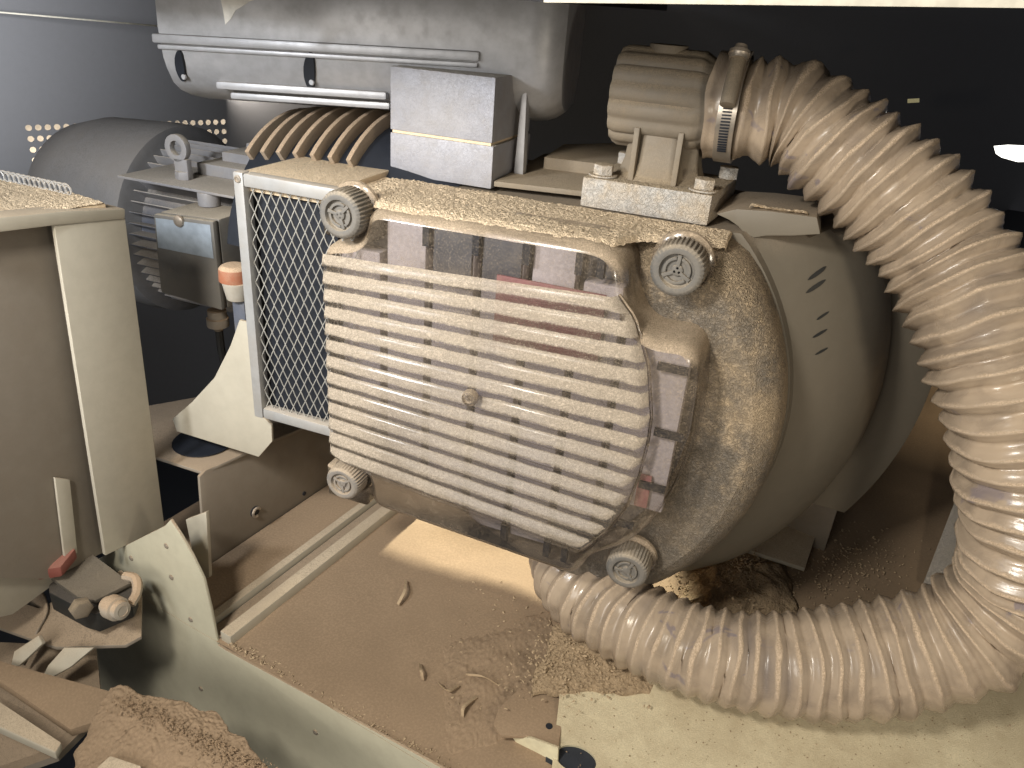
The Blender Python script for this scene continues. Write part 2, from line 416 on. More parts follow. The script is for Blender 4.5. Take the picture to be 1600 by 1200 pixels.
vs = []; fs = []; q4 = [atz(x, y, topz+.0125) for x, y in ((-60, 270), (112, 303), (163, 317), (-60, 355))]
for j in range(71):
    for i in range(131):
        a, b = i/130, j/70; p = q4[0].lerp(q4[1], a).lerp(q4[3].lerp(q4[2], a), b)
        e_ = min(1, min(i, 130-i, j, 70-j)/3); p += Vector((nz(p, 60), nz(p+X, 60), 0))*.003*(1-e_)
        p.z += e_*(.002+.0009*(.35-abs(nz(p, 140)))*2+.0006*nz(p, 280)); vs.append(p)
for j in range(70):
    for i in range(130):
        k = j*131+i; fs.append((k, k+1, k+132, k+131))
build('dust_crust', MB().add(vs, fs), M['cake'], cab, 0, 180)
# wire coil lying at the back of the sheet
c0 = atz(0, 279, topz+.016); c1 = atz(112, 303, topz+.016)
pts = []
for i in range(14*12):
    t = i/(14*12); p = c0.lerp(c1, t); a_ = 2*PI*i/12
    pts.append(p+Vector((0, 0, 1))*(.006*math.cos(a_)+.004)+(c1-c0).normalized()*(.006*math.sin(a_)))
tag(build('wire_coil', MB().tube(pts, .0012, 5), M['frame'], None), 'thin wire coil lying along the back edge of the dusty cabinet top', 'wire')

# ================================================================== BRACKET LEFT OF TRAY
XB = -.757
br = thing('mounting_bracket', 'folded brown grey sheet bracket on the tray, with an open hole', 'bracket', atx(322, 885, XB))
zt_ = atx(316, 738, XB).z
plate('side_face', [(312, 745), (322, 735), (420, 690), (520, 648), (530, 757), (322, 886)], atx, XB, -X*.005, M['shade'], br, .0015)
p0 = atx(318, 738, XB); p1 = atx(520, 648, XB)
p1 = Vector((XB, p1.y, p0.z))
plate('side_top', [(318, 738), (200, 700), (196, 640), (420, 600), (540, 640), (420, 690)], atz, p0.z-.001, -Z*.005, M['shade'], br, .0015)
plate('end_flange', [(290, 812), (322, 800), (327, 902), (318, 905), (300, 860)], aty, .52, Y*.005, M['panelw'], br, .0006)
hx = atz(318, 690, p0.z+.001)
mb = MB().cyl(hx, hx+Z*.0015, .042, 28)
build('opening', mb, M['dark'], br, 0)
for (hx_, hy_, rr) in ((398, 799, .0085), (475, 771, .0035)):
    c_ = atx(hx_, hy_, XB)
    t_ = build('bolt_hole', MB().cyl(c_-X*.001, c_+X*.0015, rr, 20), M['dark'], br)
    if rr > .005:
        build('eyelet', MB().tube([c_+X*.004+(Y*math.cos(a)+Z*math.sin(a))*.007 for a in [R(20+i*26) for i in range(11)]], .0022, 6), M['chrome'], br)
# tray rail (a folded channel along the tray)
rail = thing('tray_rail', 'pale folded channel rail running along the dusty tray under the pump', 'rail', (-.632, .48, TZ))
mb = MB().box((-.640, .479, TZ-.002), (-.622, 1.6, TZ+.015)); build('outer_lip', mb, M['panelw'], rail, .0012)
mb = MB().box((-.676, .479, TZ-.002), (-.664, 1.6, TZ+.014)); build('inner_lip', mb, M['panelw'], rail, .0012)
mb = MB().box((-.662, .4795, TZ-.002), (-.642, 1.6, TZ+.0035)); build('groove', mb, M['shade'], rail, 0)
mb = MB().box((-.755, .50, TZ-.001), (-.678, 1.6, TZ+.010)); build('dusty_ledge', mb, M['tray'], rail, .001)

# screws and pin holes in the base wall
for x_, y_ in ((260, 853), (205, 872), (268, 902), (298, 968), (314, 1076), (493, 1144)):
    c_ = aty(x_, y_, .474)
    o = build('rivet', MB().lathe([(0, .0042), (.0015, .0036), (.0022, .0015)], c_+Y*.0005, -Y, 12), M['shade'])
    tag(o, {260: 'small rivet in the base wall nearest below the pale cabinet corner', 205: 'small rivet in the base wall just below the cabinet corner edge', 268: 'small rivet in the base wall left of the tray notch', 298: 'small rivet in the base wall right of the limit switch', 314: 'small rivet low in the base wall below the tray corner', 493: 'rightmost rivet low in the base wall under the tray edge'}[x_], 'rivet', 'rivets in the machine base wall')

# ================================================================== LOWER RIGHT PLATE + LEDGE
_a, _b, _c = dp(870, 1020, .955), dp(870, 1170, .866), dp(1500, 1150, .872)
PNRM = (_b-_a).cross(_c-_a).normalized(); PP = _b
if PNRM.dot(CAM-PP) < 0: PNRM = -PNRM
def onplate(x, y, a=0): return onp(x, y, PP+PNRM*a, PNRM)
guard = thing('yellow_guard_plate', 'pale yellow sheet plate with a dark oval hole, under the lower hose', 'plate', onplate(870, 1170))
mb = MB()
outl = [(876, 1016), (874, 1090), (866, 1160), (864, 1185), (850, 1300), (1800, 1300), (1800, 985), (1300, 1000)]
# plate with an oval hole: ring of quads from hole to outline
hc = (900, 1186); n = 40
hole = [onplate(hc[0]+30*math.cos(2*PI*k/n)+8*math.sin(2*PI*k/n), hc[1]+19*math.sin(2*PI*k/n)+7*math.cos(2*PI*k/n)) for k in range(n)]
def castray(cx, cy, a, poly):
    dx, dy = math.cos(a), math.sin(a); best = None
    for (x1, y1), (x2, y2) in zip(poly, poly[1:]+poly[:1]):
        ex, ey = x2-x1, y2-y1; den = dx*ey-dy*ex
        if abs(den) < 1e-9: continue
        t = ((x1-cx)*ey-(y1-cy)*ex)/den; q = ((x1-cx)*dy-(y1-cy)*dx)/den
        if t > 0 and -1e-6 <= q <= 1+1e-6 and (best is None or t < best): best = t
    return cx+dx*best, cy+dy*best
angs = sorted([2*PI*k/72 for k in range(72)]+[math.atan2(y-hc[1], x-hc[0]) % (2*PI) for x, y in outl])
def hr(a):
    c_, s_ = math.cos(a-.35), math.sin(a-.35); return 1/math.sqrt((c_/33)**2+(s_/20)**2)
ho = [onplate(hc[0]+hr(a)*math.cos(a), hc[1]+hr(a)*math.sin(a)) for a in angs]
ou = [onplate(*castray(hc[0], hc[1], a, outl)) for a in angs]
n = len(angs)
mb.add(ou+ho+[p-PNRM*.004 for p in ho], [(k, (k+1) % n, n+(k+1) % n, n+k) for k in range(n)]+[(n+k, n+(k+1) % n, 2*n+(k+1) % n, 2*n+k) for k in range(n)])
build('plate_face', mb, M['yellow'], guard, 0, 20)
hcp = onplate(900, 1186); mb = MB().cyl(hcp-PNRM*.0045, hcp-PNRM*.006, .034, 24); build('opening', mb, M['dark'], guard)
ledge = thing('ledge_bracket', 'dusty brown bracket ledge left of the pale yellow plate', 'bracket', atz(775, 1140, .455))
lz = TZ+.016
plate('ledge_top', [(902, 985), (935, 1000), (884, 1090), (873, 1168), (866, 1166), (826, 1150), (782, 1149), (771, 1132), (778, 1108)], atz, lz, -Z*.005, M['tray'], ledge, .0015)
q = [atz(x, y, lz-.004) for x, y in ((782, 1149), (826, 1150), (872, 1168), (872, 1260), (820, 1260), (822, 1190), (812, 1165), (788, 1156))]
q = [p-Vector((0, .001, 0)) for p in q]
plate('ledge_lip', [(800, 1152), (828, 1153), (872, 1169), (868, 1290), (812, 1290), (816, 1190), (812, 1168)], aty, atz(828, 1152, lz).y-.002, Y*.003, M['yellow'], ledge, .0006)
c_ = atz(858, 1135, lz)
build('pin_hole', MB().cyl(c_, c_+Z*.001, .004, 14), M['dark'], ledge)

# ================================================================== BEHIND RIGHT
zz_ = TZ
q0, q1 = atz(1445, 912, TZ), atz(1540, 700, TZ)
post = [dp(1440, 915, 1.16), dp(1472, 912, 1.15), dp(1548, 700, 1.40), dp(1527, 690, 1.42)]
o = build('support_bar', MB().prism(post, Vector((.05, .03, -.01))), M['silver'], None, .002)
tag(o, 'light grey slanted flat bar standing between the pump drum and the hose bend', 'bar')
q = [atz(x, y, TZ+.02) for x, y in ((1395, 780), (1420, 560), (1700, 560), (1700, 780))]
wallp = [atz(1380, 700, TZ), atz(1900, 560, TZ)]
o = build('rear_panel', MB().prism([dp(1380, 760, 1.9), dp(1800, 730, 1.9), dp(1800, 575, 2.0), dp(1380, 562, 2.0)], Y*.01), M['panelw'], None, 0, kind='structure')
o = build('bright_opening', MB().prism([dp(x, y, 3.6) for x, y in ((1553, 229), (1575, 227), (1640, 230), (1640, 252), (1590, 253), (1565, 246), (1556, 240))], Y*.02), M['glow'])  # glowing panel stands in for the lit outside seen through a gap
tag(o, 'bright glowing panel for the lit outside beyond a gap at the right edge', 'lamp')
o = build('indicator_light', MB().prism([dp(x, y, 3.4) for x, y in ((1418, 155), (1436, 154), (1436, 160), (1418, 161))], Y*.02), flat('dim_indicator', (.5, .45, .25), .8, 0, .35))
tag(o, 'tiny dim yellowish light in the dark above the hose', 'light')

# ================================================================== VACUUM PUMP
pump = thing('vacuum_pump', 'large dust covered vacuum pump with a clear ribbed front cover and round grey body', 'pump', L(0, .2, -.37))
CY = -.05
def circ_ring(v, r, n=96, zmax=.163, umin=-.215, zmin=-.30, vmod=None):
    out = []
    for k in range(n):
        a = 2*PI*k/n; u_ = r*math.cos(a); z_ = CY+r*math.sin(a)
        out.append(L(max(u_, umin), v, min(max(z_, zmin), zmax)))
    return out
prof = [(.139, .302), (.150, .305), (.165, .322), (.19, .348), (.22, .372), (.25, .390), (.28, .402), (.30, .408), (.305, .408), (.312, .40), (.36, .40)]
mb = MB().rings([circ_ring(v, r, 128, .163+min(.045, max(0, v-.15)*.35)*0, -.215, -.31-(v-.14)*.0) for v, r in prof])
build('housing', mb, M['body'], pump, 0, 28)
# rear flange disc, only the arc on the right
arc = []
for k in range(49):
    a = R(-27+62*k/48); arc.append((a,))
mb = MB(); rr0 = .30
outer = [(.474*math.cos(a[0]), CY+.474*math.sin(a[0])) for a in arc]; inner = [(rr0*math.cos(a[0]), CY+rr0*math.sin(a[0])) for a in arc]
inner = [(.398*math.cos(a[0]), CY+.398*math.sin(a[0])) for a in arc]
r1 = [[L(i[0], .315, i[1]), L(o_[0]*.985, .36, CY+(o_[1]-CY)*.985), L(o_[0], .366, o_[1]), L(o_[0], .405, o_[1]), L(i[0], .405, i[1])] for i, o_ in zip(inner, outer)]
mb.rings(r1)
build('rear_flange', mb, M['body'], pump, 0, 35)
# vent slots in the housing
for x_, y_, s_ in ((1273, 428, 1.1), (1276, 447, 1.1), (1281, 494, .7), (1281, 521, .8), (1281, 549, .7)):
    best = None
    for v, r in [(.15+i*.005, None) for i in range(30)]:
        r = interp(v, prof); u_, z_ = uz(x_, y_, v); d_ = abs(math.hypot(u_, z_-CY)-r)
        if best is None or d_ < best[0]: best = (d_, v, u_, z_)
    _, v, u_, z_ = best; a = math.atan2(z_-CY, u_); pts = []; vs = []; fs = []
    for i in range(9):
        t = (i-4)/4; w_ = .0022*s_*math.sqrt(max(.02, 1-t*t)); vv = v+.009*s_*t; r = interp(vv, prof)+.0006
        aa = a+.004*t
        for sgn in (-1, 1):
            q_ = aa+sgn*w_/r; vs.append(L(r*math.cos(q_), vv, CY+r*math.sin(q_)))
    fs = [(2*i, 2*i+1, 2*i+3, 2*i+2) for i in range(8)]
    build('vent_slot', MB().add(vs, fs), M['black'], pump, 0)
# foot_plate
ft = [atz(1160, 862, TZ+.02), atz(1256, 893, TZ+.012), atz(1290, 790, TZ+.012), atz(1180, 770, TZ+.02)]
build('foot_plate', MB().prism(ft, Z*.007), M['panelw'], pump, .001)
fc = atz(1225, 850, TZ)
build('foot_or_blocker', MB().box((fc.x-.02, fc.y+.02, TZ-.003), (fc.x+.06, fc.y+.10, TZ+.12)), M['shade'], pump, .002)

build('foot_or_blocker', MB().box((-.27, .26, -.403), (-.195, .40, -.300), L), M['shade'], pump, .002)  # box added under the housing to block underside_lamp left of its patch

# ---- clear cover
S_out = [(-.225, .158), (-.10, .163), (.05, .163), (.175, .164), (.205, .158), (.225, .146)]
for k in range(0, 25):
    a = math.atan2(.146-CY, .225)+(R(-62)-math.atan2(.146-CY, .225))*(k+1)/25
    r = .300; S_out.append((r*math.cos(a), CY+r*math.sin(a)))
S_out += [(.10, -.300), (.0, -.262), (-.13, -.225), (-.205, -.212), (-.222, -.20), (-.226, .0)]
def shell(outl, lv):
    """lv: list of (v, shrink) - the outline pulled in towards its middle"""
    cx = sum(p[0] for p in outl)/len(outl); cz = sum(p[1] for p in outl)/len(outl)
    n = len(outl); rs = []
    nrm = []
    for i in range(n):
        a, b = outl[i-1], outl[(i+1) % n]; dx, dz = b[0]-a[0], b[1]-a[1]; l_ = math.hypot(dx, dz)
        nrm.append((-dz/l_, dx/l_))
    area = sum(outl[i-1][0]*outl[i][1]-outl[i][0]*outl[i-1][1] for i in range(n))
    sg = 1 if area < 0 else -1
    for v, s_ in lv:
        rs.append([L(p[0]-sg*q[0]*s_, v, p[1]-sg*q[1]*s_) for p, q in zip(outl, nrm)])
    return rs
cover = bpy.data.objects.new('front_cover', None); COL.objects.link(cover); cover.parent = pump
cover.matrix_parent_inverse = PINV(pump); cover.location = L(0, .14, -.2)
rs = shell(S_out, [(.1385, .0), (.115, .001), (.098, .004), (.085, .010), (.074, .020), (.068, .030)])
mb = MB().rings(rs, True, False)
mb.add(rs[-1], [tuple(range(len(S_out)))])
build('outer_shell', mb, M['cover_side'], cover, 0, 50)
T_out = [(-.150, .152), (-.142, .160), (.092, .163), (.110, .160), (.122, .148), (.128, .118), (.140, .092), (.160, .080), (.195, .084), (.207, .070),
         (.213, .03), (.215, -.03), (.207, -.08), (.190, -.13), (.167, -.165), (.148, -.178), (.132, -.190), (.124, -.210), (.118, -.223), (.10, -.224),
         (-.138, -.212), (-.148, -.204), (-.150, -.172), (-.160, -.160), (-.195, -.148), (-.203, -.138), (-.203, .108), (-.196, .114), (-.165, .118), (-.152, .128)]
def dens(pl, step=.006):
    o_ = []
    for a, b in zip(pl, pl[1:]+pl[:1]):
        n_ = max(1, int(math.hypot(b[0]-a[0], b[1]-a[1])/step))
        o_ += [(a[0]+(b[0]-a[0])*i/n_, a[1]+(b[1]-a[1])*i/n_) for i in range(n_)]
    return o_
Td = dens(T_out)
for _ in range(3): Td = [((Td[i-1][0]+2*Td[i][0]+Td[(i+1) % len(Td)][0])/4, (Td[i-1][1]+2*Td[i][1]+Td[(i+1) % len(Td)][1])/4) for i in range(len(Td))]
rs = shell(Td, [(.072, -.003), (.040, -.001), (.022, .0005), (.015, .003), (.0115, .007), (.0105, .010)])
mb = MB().rings(rs, True, False); mb.add(rs[-1], [tuple(range(len(Td)))])
build('raised_shell', mb, M['cover'], cover, 0, 60)
# ribbed window panel
UR = [(-.185, .120), (-.15, .145), (-.11, .162), (-.07, .169), (-.029, .172), (.0, .171), (.053, .160), (.10, .140), (.135, .105)]
def ur(z): return interp(z, UR)
NR_, NP = 13, 8
fprof = [(0, .0), (.05, .0010), (.14, .0020), (.34, .0042), (.52, .0054), (.60, .0052), (.65, .0030), (.70, .0004)]
NCOL = 72; rows = []
for i in range(NR_):
    for f, h in fprof: rows.append(((i+f)/NR_, h))
rows.append((1.0, 0))
grid = []
for t, h in rows:
    row = []
    for c in range(NCOL+1):
        s_ = c/NCOL
        # left bound: full at the middle, stepping in at both corner notches
        zl = (1-t)*.104+t*(-.154)
        ul = -.200
        if t > .955: ul = -.200+.055*(t-.955)/.045
        u_ = 0
        for _ in range(4):
            z_ = (1-t)*(.113+.045*u_)+t*(-.172-.09*u_); u_ = ul+(ur(z_)-ul)*s_
        z_ = (1-t)*(.113+.045*u_)+t*(-.172-.09*u_)
        e_ = min(1, min(s_, 1-s_)*NCOL/1.5)
        hh = h*(e_ if s_ > .5 else (.35+.65*e_))
        jz = .0006*nz((u_*1, z_, 2), 25)
        base = -.0015 if 0 < c < NCOL else .011
        row.append(L(u_, .0035-hh+(.0065 if c in (0, NCOL) else 0), z_+jz))
    grid.append(row)
mb = MB().rings(grid, False, False)
# rim round the panel back to the shell
build('ribbed_window', mb, M['ribs'], cover, 0, 70, label='ribbed clear window with dust lying on every rib')
edge = [grid[i][NCOL] for i in range(len(grid))]
ez = [p+V*.004+U*.001 for p in edge]
build('window_edge', MB().tube(ez[::2], .0018, 6), M['cover'], cover, 0, 60)
# small sprue boss at the middle of the window
c_ = O+U*uz(734, 622, -.008)[0]+Z*uz(734, 622, -.008)[1]-V*.004
build('moulding_boss', MB().lathe([(0, .009), (.005, .0088), (.008, .0075), (.0085, .0045), (.0065, .003)], c_, -V, 24), cover_mat('boss_plastic', .45, .5), cover, 0, 30)
# caked dust strip along the cover top
def topdust(u0, u1, v0, v1, z, h, name, par, nu=90, nv=26, mat='cake', front=None):
    vs = []; fs = []
    for j in range(nv+1):
        for i in range(nu+1):
            a, b = i/nu, j/nv
            u_ = u0+(u1-u0)*a; vf = front(u_) if front else v0
            vf += .0035*nz((u_, 0, 9), 45)
            v_ = vf+(v1-vf)*b
            dv = v_-vf
            e_ = min(1, min(a*nu, nu-i)/2.0, (nv-j)/1.5)
            drop = .006*max(0, 1-dv/.012)**2 if front else 0
            hh = h*(e_**.5)+.0011*(.35-abs(nz((u_, v_, 1), 170)))*2+.0009*nz((u_, v_, 5), 320)+.0012*nz((u_, v_, 2), 35)
            vs.append(L(u_, v_, z-.0015+hh-drop))
    for j in range(nv):
        for i in range(nu):
            a = j*(nu+1)+i; fs.append((a, a+1, a+nu+2, a+nu+1))
    return build(name, MB().add(vs, fs), M[mat], par, 0, 180)
TF = [(-.215, .070), (-.165, .066), (-.152, .045), (-.145, .019), (.092, .019), (.108, .026), (.122, .060), (.135, .069), (.175, .072), (.20, .085), (.21, .10)]
o = topdust(-.215, .205, .016, .136, .1625, .0035, 'caked_dust', cover, 420, 115, 'cake', lambda u_: interp(u_, TF))

# inside the cover: pleated filter panels seen through the plastic
us = [uz(x, 400, .03)[0] for x in (599, 671, 748, 827, 910, 990)]
xs = [-.195]+us+[.205]
for i in range(len(xs)-1):
    a, b = xs[i]+.0042, xs[i+1]-.0042
    if i == len(xs)-2: a, b = xs[i]+.004, .198
    zt2 = .150 if i < 5 else (.07 if i == 6 else .12)
    zb2 = -.205 if i < 5 else (-.12 if i == 6 else -.17)
    if i == 0: zt2, zb2 = .108, -.135
    nn = 12; vs = []; fs = []
    mbp = MB().box((a, .030, zb2), (b, .050, zt2), L)
    build('filter_panel', mbp, M['pleat'], cover, .003)
build('filter_backing', MB().prism([L(p[0]*.97, .053, (p[1]+.03)*.96-.03) for p in T_out], V*.008), M['pleatd'], cover, 0)
mbd = MB().box((us[1]+.006, .0262, .088), (us[2]-.006, .0292, .146), L); build('dark_label_plate', mbd, M['pleatd'], cover, .0008)
mbd = MB().box((us[2]+.006, .0262, .104), (us[3]-.006, .0292, .146), L); build('dark_label_plate', mbd, M['pleatd'], cover, .0008)
mbd = MB().box((us[3]-.03, .022, .030), (us[4]+.03, .0255, .112), L); build('red_filter_band', mbd, M['inner_red'], cover, .001)
mbd = MB().box((.168, .024, -.115), (.182, .0275, -.075), L); build('red_filter_band', mbd, M['inner_red'], cover, .001)

for z_, ua, ub in ((.052, .168, .198), (-.020, .176, .206), (-.085, .170, .198), (-.140, .150, .172)):
    build('seal_strap', MB().box((ua, .0205, z_-.004), (ub, .0240, z_+.004), L), M['dark'], cover, 0)
for ub in us[1:-1]+[.10]:
    build('seal_strap', MB().box((ub-.0036, .020, -.214), (ub+.0036, .0290, -.186), L), M['dark'], cover, 0)
    build('seal_strap', MB().box((ub-.0036, .020, .128), (ub+.0036, .0290, .150), L), M['dark'], cover, 0)

# ---- knobs
def knob_meshes():
    n = 36; rs = []
    for t, r in ((0, .0205), (.002, .0222), (.020, .0222), (.024, .0212), (.0262, .0188)):
        ring = []
        for k in range(n*4):
            a = 2*PI*k/(n*4); g = 1-.055*(1 if (k % 4) in (0, 1) else 0)*(1 if t < .024 else .3)
            ring.append(Vector((r*g*math.cos(a), r*g*math.sin(a), t)))
        rs.append(ring)
    def rr(t, r): return [Vector((r*math.cos(2*PI*k/(n*4)), r*math.sin(2*PI*k/(n*4)), t)) for k in range(n*4)]
    rs += [rr(.0266, .0175), rr(.0262, .0140), rr(.0225, .0132), rr(.0220, .0125)]
    body = MB().rings(rs)
    em = MB()
    for a0 in (30, 150, 270):
        vs = []; m_ = 9
        for i in range(m_):
            a = R(a0+12+(96)*i/(m_-1))
            for r, z in ((.0110, .0215), (.0110, .0248), (.0088, .0248), (.0088, .0215)): vs.append(Vector((r*math.cos(a), r*math.sin(a), z)))
        em.rings([vs[i*4:i*4+4] for i in range(m_)])
        a = R(a0); d = Vector((math.cos(a), math.sin(a), 0)); e = Vector((-d.y, d.x, 0))
        em.prism([d*.001+e*.0012+Z*.0215, d*.0125+e*.0016+Z*.0215, d*.0125-e*.0016+Z*.0215, d*.001-e*.0012+Z*.0215], Z*.0032)
    em.lathe([(0, .0048), (.0025, .0046), (.0032, .003)], Vector((0, 0, .0215)), Z, 20)
    return body, em
kb, ke = knob_meshes()
kp = {}
def make_knob(x, y, v, rot, sc, mats, lab):
    u_, z_ = uz(x, y, v)
    mw = Matrix.Translation(L(u_, v+.026*sc, z_)) @ Matrix((U, Z, -V)).transposed().to_4x4() @ Matrix.Rotation(rot, 4, 'Z') @ Matrix.Scale(sc, 4)
    if mats not in kp:
        a = build('knob', kb, M[mats], cover, .0003, 30); b = build('knob_face', ke, M[mats], cover, .0003, 30)
        kp[mats] = (a.data, b.data)
    else:
        a = link('knob', kp[mats][0], None, cover, 0); b = link('knob_face', kp[mats][1], None, cover, 0)
    a.matrix_parent_inverse = PINV(cover); a.matrix_basis = mw
    b.matrix_parent_inverse = PINV(cover); b.matrix_basis = mw
    # collar behind the knob
    ax = -V; c0 = L(u_, v+.026*sc+.002, z_)
    build('knob_collar', MB().lathe([(0, .026*sc), (.004, .0255*sc), (.007, .0215*sc)], c0+V*.004, ax, 40), M['cover'], cover)
    a['label'] = lab
make_knob(529, 337, -.004, .3, 1.14, 'knob', 'upper left dark grey knurled knob')
make_knob(1057, 424, .030, 1.0, 1.18, 'knob', 'upper right grey knurled knob in its pocket')
make_knob(533, 757, -.004, .1, 1.02, 'knobdust', 'lower left dust covered knob')
make_knob(978, 894, .022, .6, 1.10, 'knob', 'lower right knob with dust on its knurls')
# ears behind left knobs
for x, y in ((529, 337), (533, 757)):
    u_, z_ = uz(x, y, .03)
    build('knob_ear', MB().box((u_-.024, .034, z_-.026), (u_+.036, .066, z_+.022), L), M['cover'], cover, .006, 40, 3)

# ---- plates and blocks on top
blk = MB().box((-.192, .141, .167), (-.064, .262, .2135), L)
build('spacer_block', blk, M['silver'], pump, .0016)
blk = MB().box((-.192, .141, .2165), (-.066, .262, .284), L)
build('spacer_block', blk, M['silver'], pump, .0016)
build('block_joint', MB().box((-.190, .143, .2130), (-.068, .255, .2170), L), M['cake'], pump, 0)
tpz = .172
def zpl(px, z, th, name, mat, par, bev=.001): return plate(name, px, atz, O.z+z, -Z*th, M[mat], par, bev)
zpl([(772, 283), (850, 240), (1010, 232), (985, 268), (925, 300), (905, 298)], .176, .006, 'top_plate', 'cast', pump)
zpl([(850, 245), (880, 225), (1000, 222), (990, 262)], .190, .018, 'rear_top_plate', 'cast', pump, .002)
# saddle plate over the housing edge at the right
sp_ = [(.184, .176), (.203, .184), (.235, .187), (.281, .188), (.288, .172), (.262, .166), (.238, .162), (.226, .158), (.217, .160), (.208, .167), (.198, .172)]
build('saddle_plate', MB().prism([L(a_, .1515, b_) for a_, b_ in sp_], V*.10), M['body'], pump, .0012)
topdust(.215, .272, .151, .160, .1885, .003, 'ridge_dust', pump, 60, 8)

# ---- ribbed fan cowl behind the screen
fan = thing('ribbed_fan_cowl', 'curved fan cowl with raised dusty ribs behind the mesh screen', 'cowl', L(-.25, .25, .1))
FC = L(-.215, .24, .035); FR = .185
for i in range(7):
    s_ = -.17+.025*i
    mb = MB(); rs = []
    for k in range(25):
        a = R(20+100*k/24+30)
        for _ in (0,): pass
        d1 = -V*math.cos(a)+Z*math.sin(a)
        rr_ = .185*(1-.12*((s_+.03)/.17)**2)
        rs.append([FC+U*(s_-.0034)+d1*(rr_-.018), FC+U*(s_-.0030)+d1*(rr_+.004), FC+U*(s_+.0030)+d1*(rr_+.004), FC+U*(s_+.0034)+d1*(rr_-.018)])
    mb.rings(rs); build('rib', mb, M['castw2'], fan, .001)
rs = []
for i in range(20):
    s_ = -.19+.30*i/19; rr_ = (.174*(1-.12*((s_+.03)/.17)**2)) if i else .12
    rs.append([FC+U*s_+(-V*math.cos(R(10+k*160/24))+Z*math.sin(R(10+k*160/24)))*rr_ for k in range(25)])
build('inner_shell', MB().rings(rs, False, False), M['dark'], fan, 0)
build('cowl_base', MB().box((-.312, .028, .150), (-.19, .145, .1715), L), M['cake'], fan, .002)

# ================================================================== SCREEN
SV = .017
scr = thing('mesh_screen', 'framed diamond mesh screen left of the clear cover', 'screen', L(-.32, SV, -.2))
tl = uz(366, 264, SV); bl = uz(394, 650, SV)
u0 = (tl[0]+bl[0])/2; zt3 = .172; zb3 = bl[1]; u1 = -.165; fw_ = .013
build('frame_bar', MB().box((u0, SV, zb3), (u0+fw_, SV+.016, zt3), L), M['frame'], scr, .0025)
build('frame_bar', MB().box((u0+fw_, SV+.0004, zt3-fw_-.002), (u1, SV+.0156, zt3-.0005), L), M['frame'], scr, .0025)
build('frame_bar', MB().box((u0+fw_, SV+.0004, zb3+.0005), (u1, SV+.0156, zb3+fw_+.002), L), M['frame'], scr, .0035)
build('screw', MB().lathe([(0, .0042), (.001, .004), (.0012, .0026), (.0004, .0022)], L(u0+.0065, SV-.0002, zt3-.0075), -V, 16), M['chrome'], scr)
a0, a1, b0, b1 = u0+fw_, u1, zb3+fw_, zt3-fw_
pw, ph = .0118, .0235; wr_ = .00062; mb = MB()
def strand(p, q):
    # clip to opening
    (x0, y0), (x1_, y1_) = p, q; t0, t1 = 0., 1.
    for pp, qq in ((-(x1_-x0), x0-a0), (x1_-x0, a1-x0), (-(y1_-y0), y0-b0), (y1_-y0, b1-y0)):
        if abs(pp) < 1e-12:
            if qq < 0: return
        else:
            r = qq/pp
            if pp < 0: t0 = max(t0, r)
            else: t1 = min(t1, r)
    if t1-t0 < 1e-4: return
    A_ = (x0+(x1_-x0)*t0, y0+(y1_-y0)*t0); B_ = (x0+(x1_-x0)*t1, y0+(y1_-y0)*t1)
    n_ = max(2, int(math.hypot(B_[0]-A_[0], B_[1]-A_[1])/.006)); pts = []
    for i in range(n_+1):
        x = A_[0]+(B_[0]-A_[0])*i/n_; y = A_[1]+(B_[1]-A_[1])*i/n_
        pts.append(L(x, SV+.008+.0004*math.sin(y*500), y))
    mb.tube(pts, wr_, 4)
hgt = b1-b0; k_ = pw/ph
i = -60
while i < 60:
    x = a0+i*pw
    strand((x, b0), (x+hgt*k_, b1)); strand((x, b0), (x-hgt*k_, b1)); i += 1
build('diamond_mesh', mb, M['mesh'], scr, 0, 60)
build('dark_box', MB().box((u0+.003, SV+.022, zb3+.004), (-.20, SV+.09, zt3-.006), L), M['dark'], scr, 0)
# louvre fins in the dark behind the mesh
for i in range(9):
    z_ = zb3+.03+i*(hgt/9.2)
    pass
# curved support sheet under the screen
sup = plate('support_plate', [(269, 655), (300, 628), (335, 590), (360, 540), (374, 500), (392, 505), (398, 640), (424, 664), (425, 690), (404, 714), (276, 674)],
            lambda x, y, a: onp(x, y, O+V*a, V), .045, V*.004, M['panelw'])
tag(sup, 'curved pale sheet support hanging below the mesh screen corner', 'bracket')

# ================================================================== MOTOR
mo = thing('electric_motor', 'finned dark electric motor behind the mesh screen with a terminal box', 'motor', L(-.6, .38, -.15))
MC = (.40, -.035)   # v, z of the axis
def MO(u_, r, a): return L(u_, MC[0]-r*math.cos(a), MC[1]+r*math.sin(a))
mb = MB().rings([[MO(u_, .115, 2*PI*k/48) for k in range(48)] for u_ in (-.80, -.30)]); build('stator', mb, M['motor'], mo)
for k in range(22):
    a = R(-60+150*k/21)
    if 62 < math.degrees(a) < 76: pass
    h = .142
    mb = MB().add([MO(-.79, .11, a-.006), MO(-.79, h, a-.006), MO(-.33, h, a-.006), MO(-.33, .11, a-.006), MO(-.79, .11, a+.006), MO(-.79, h, a+.006), MO(-.33, h, a+.006), MO(-.33, .11, a+.006)],
                  [(0, 1, 2, 3), (7, 6, 5, 4), (0, 4, 5, 1), (1, 5, 6, 2), (2, 6, 7, 3), (3, 7, 4, 0)])
    build('cooling_fin', mb, M['motorlt'] if a > R(20) else M['motor'], mo, .0006)  # upper fins paler, lower ones darker: light and shade put into the paint
# cowl
pr = [(-.735, .150), (-.74, .162), (-.77, .164), (-.90, .158), (-.96, .142), (-.99, .11), (-1.0, .05)]
mb = MB().rings([[MO(u_, r, 2*PI*k/64) for k in range(64)] for u_, r in pr]); build('fan_cowl', mb, M['cowl'], mo, 0, 50)
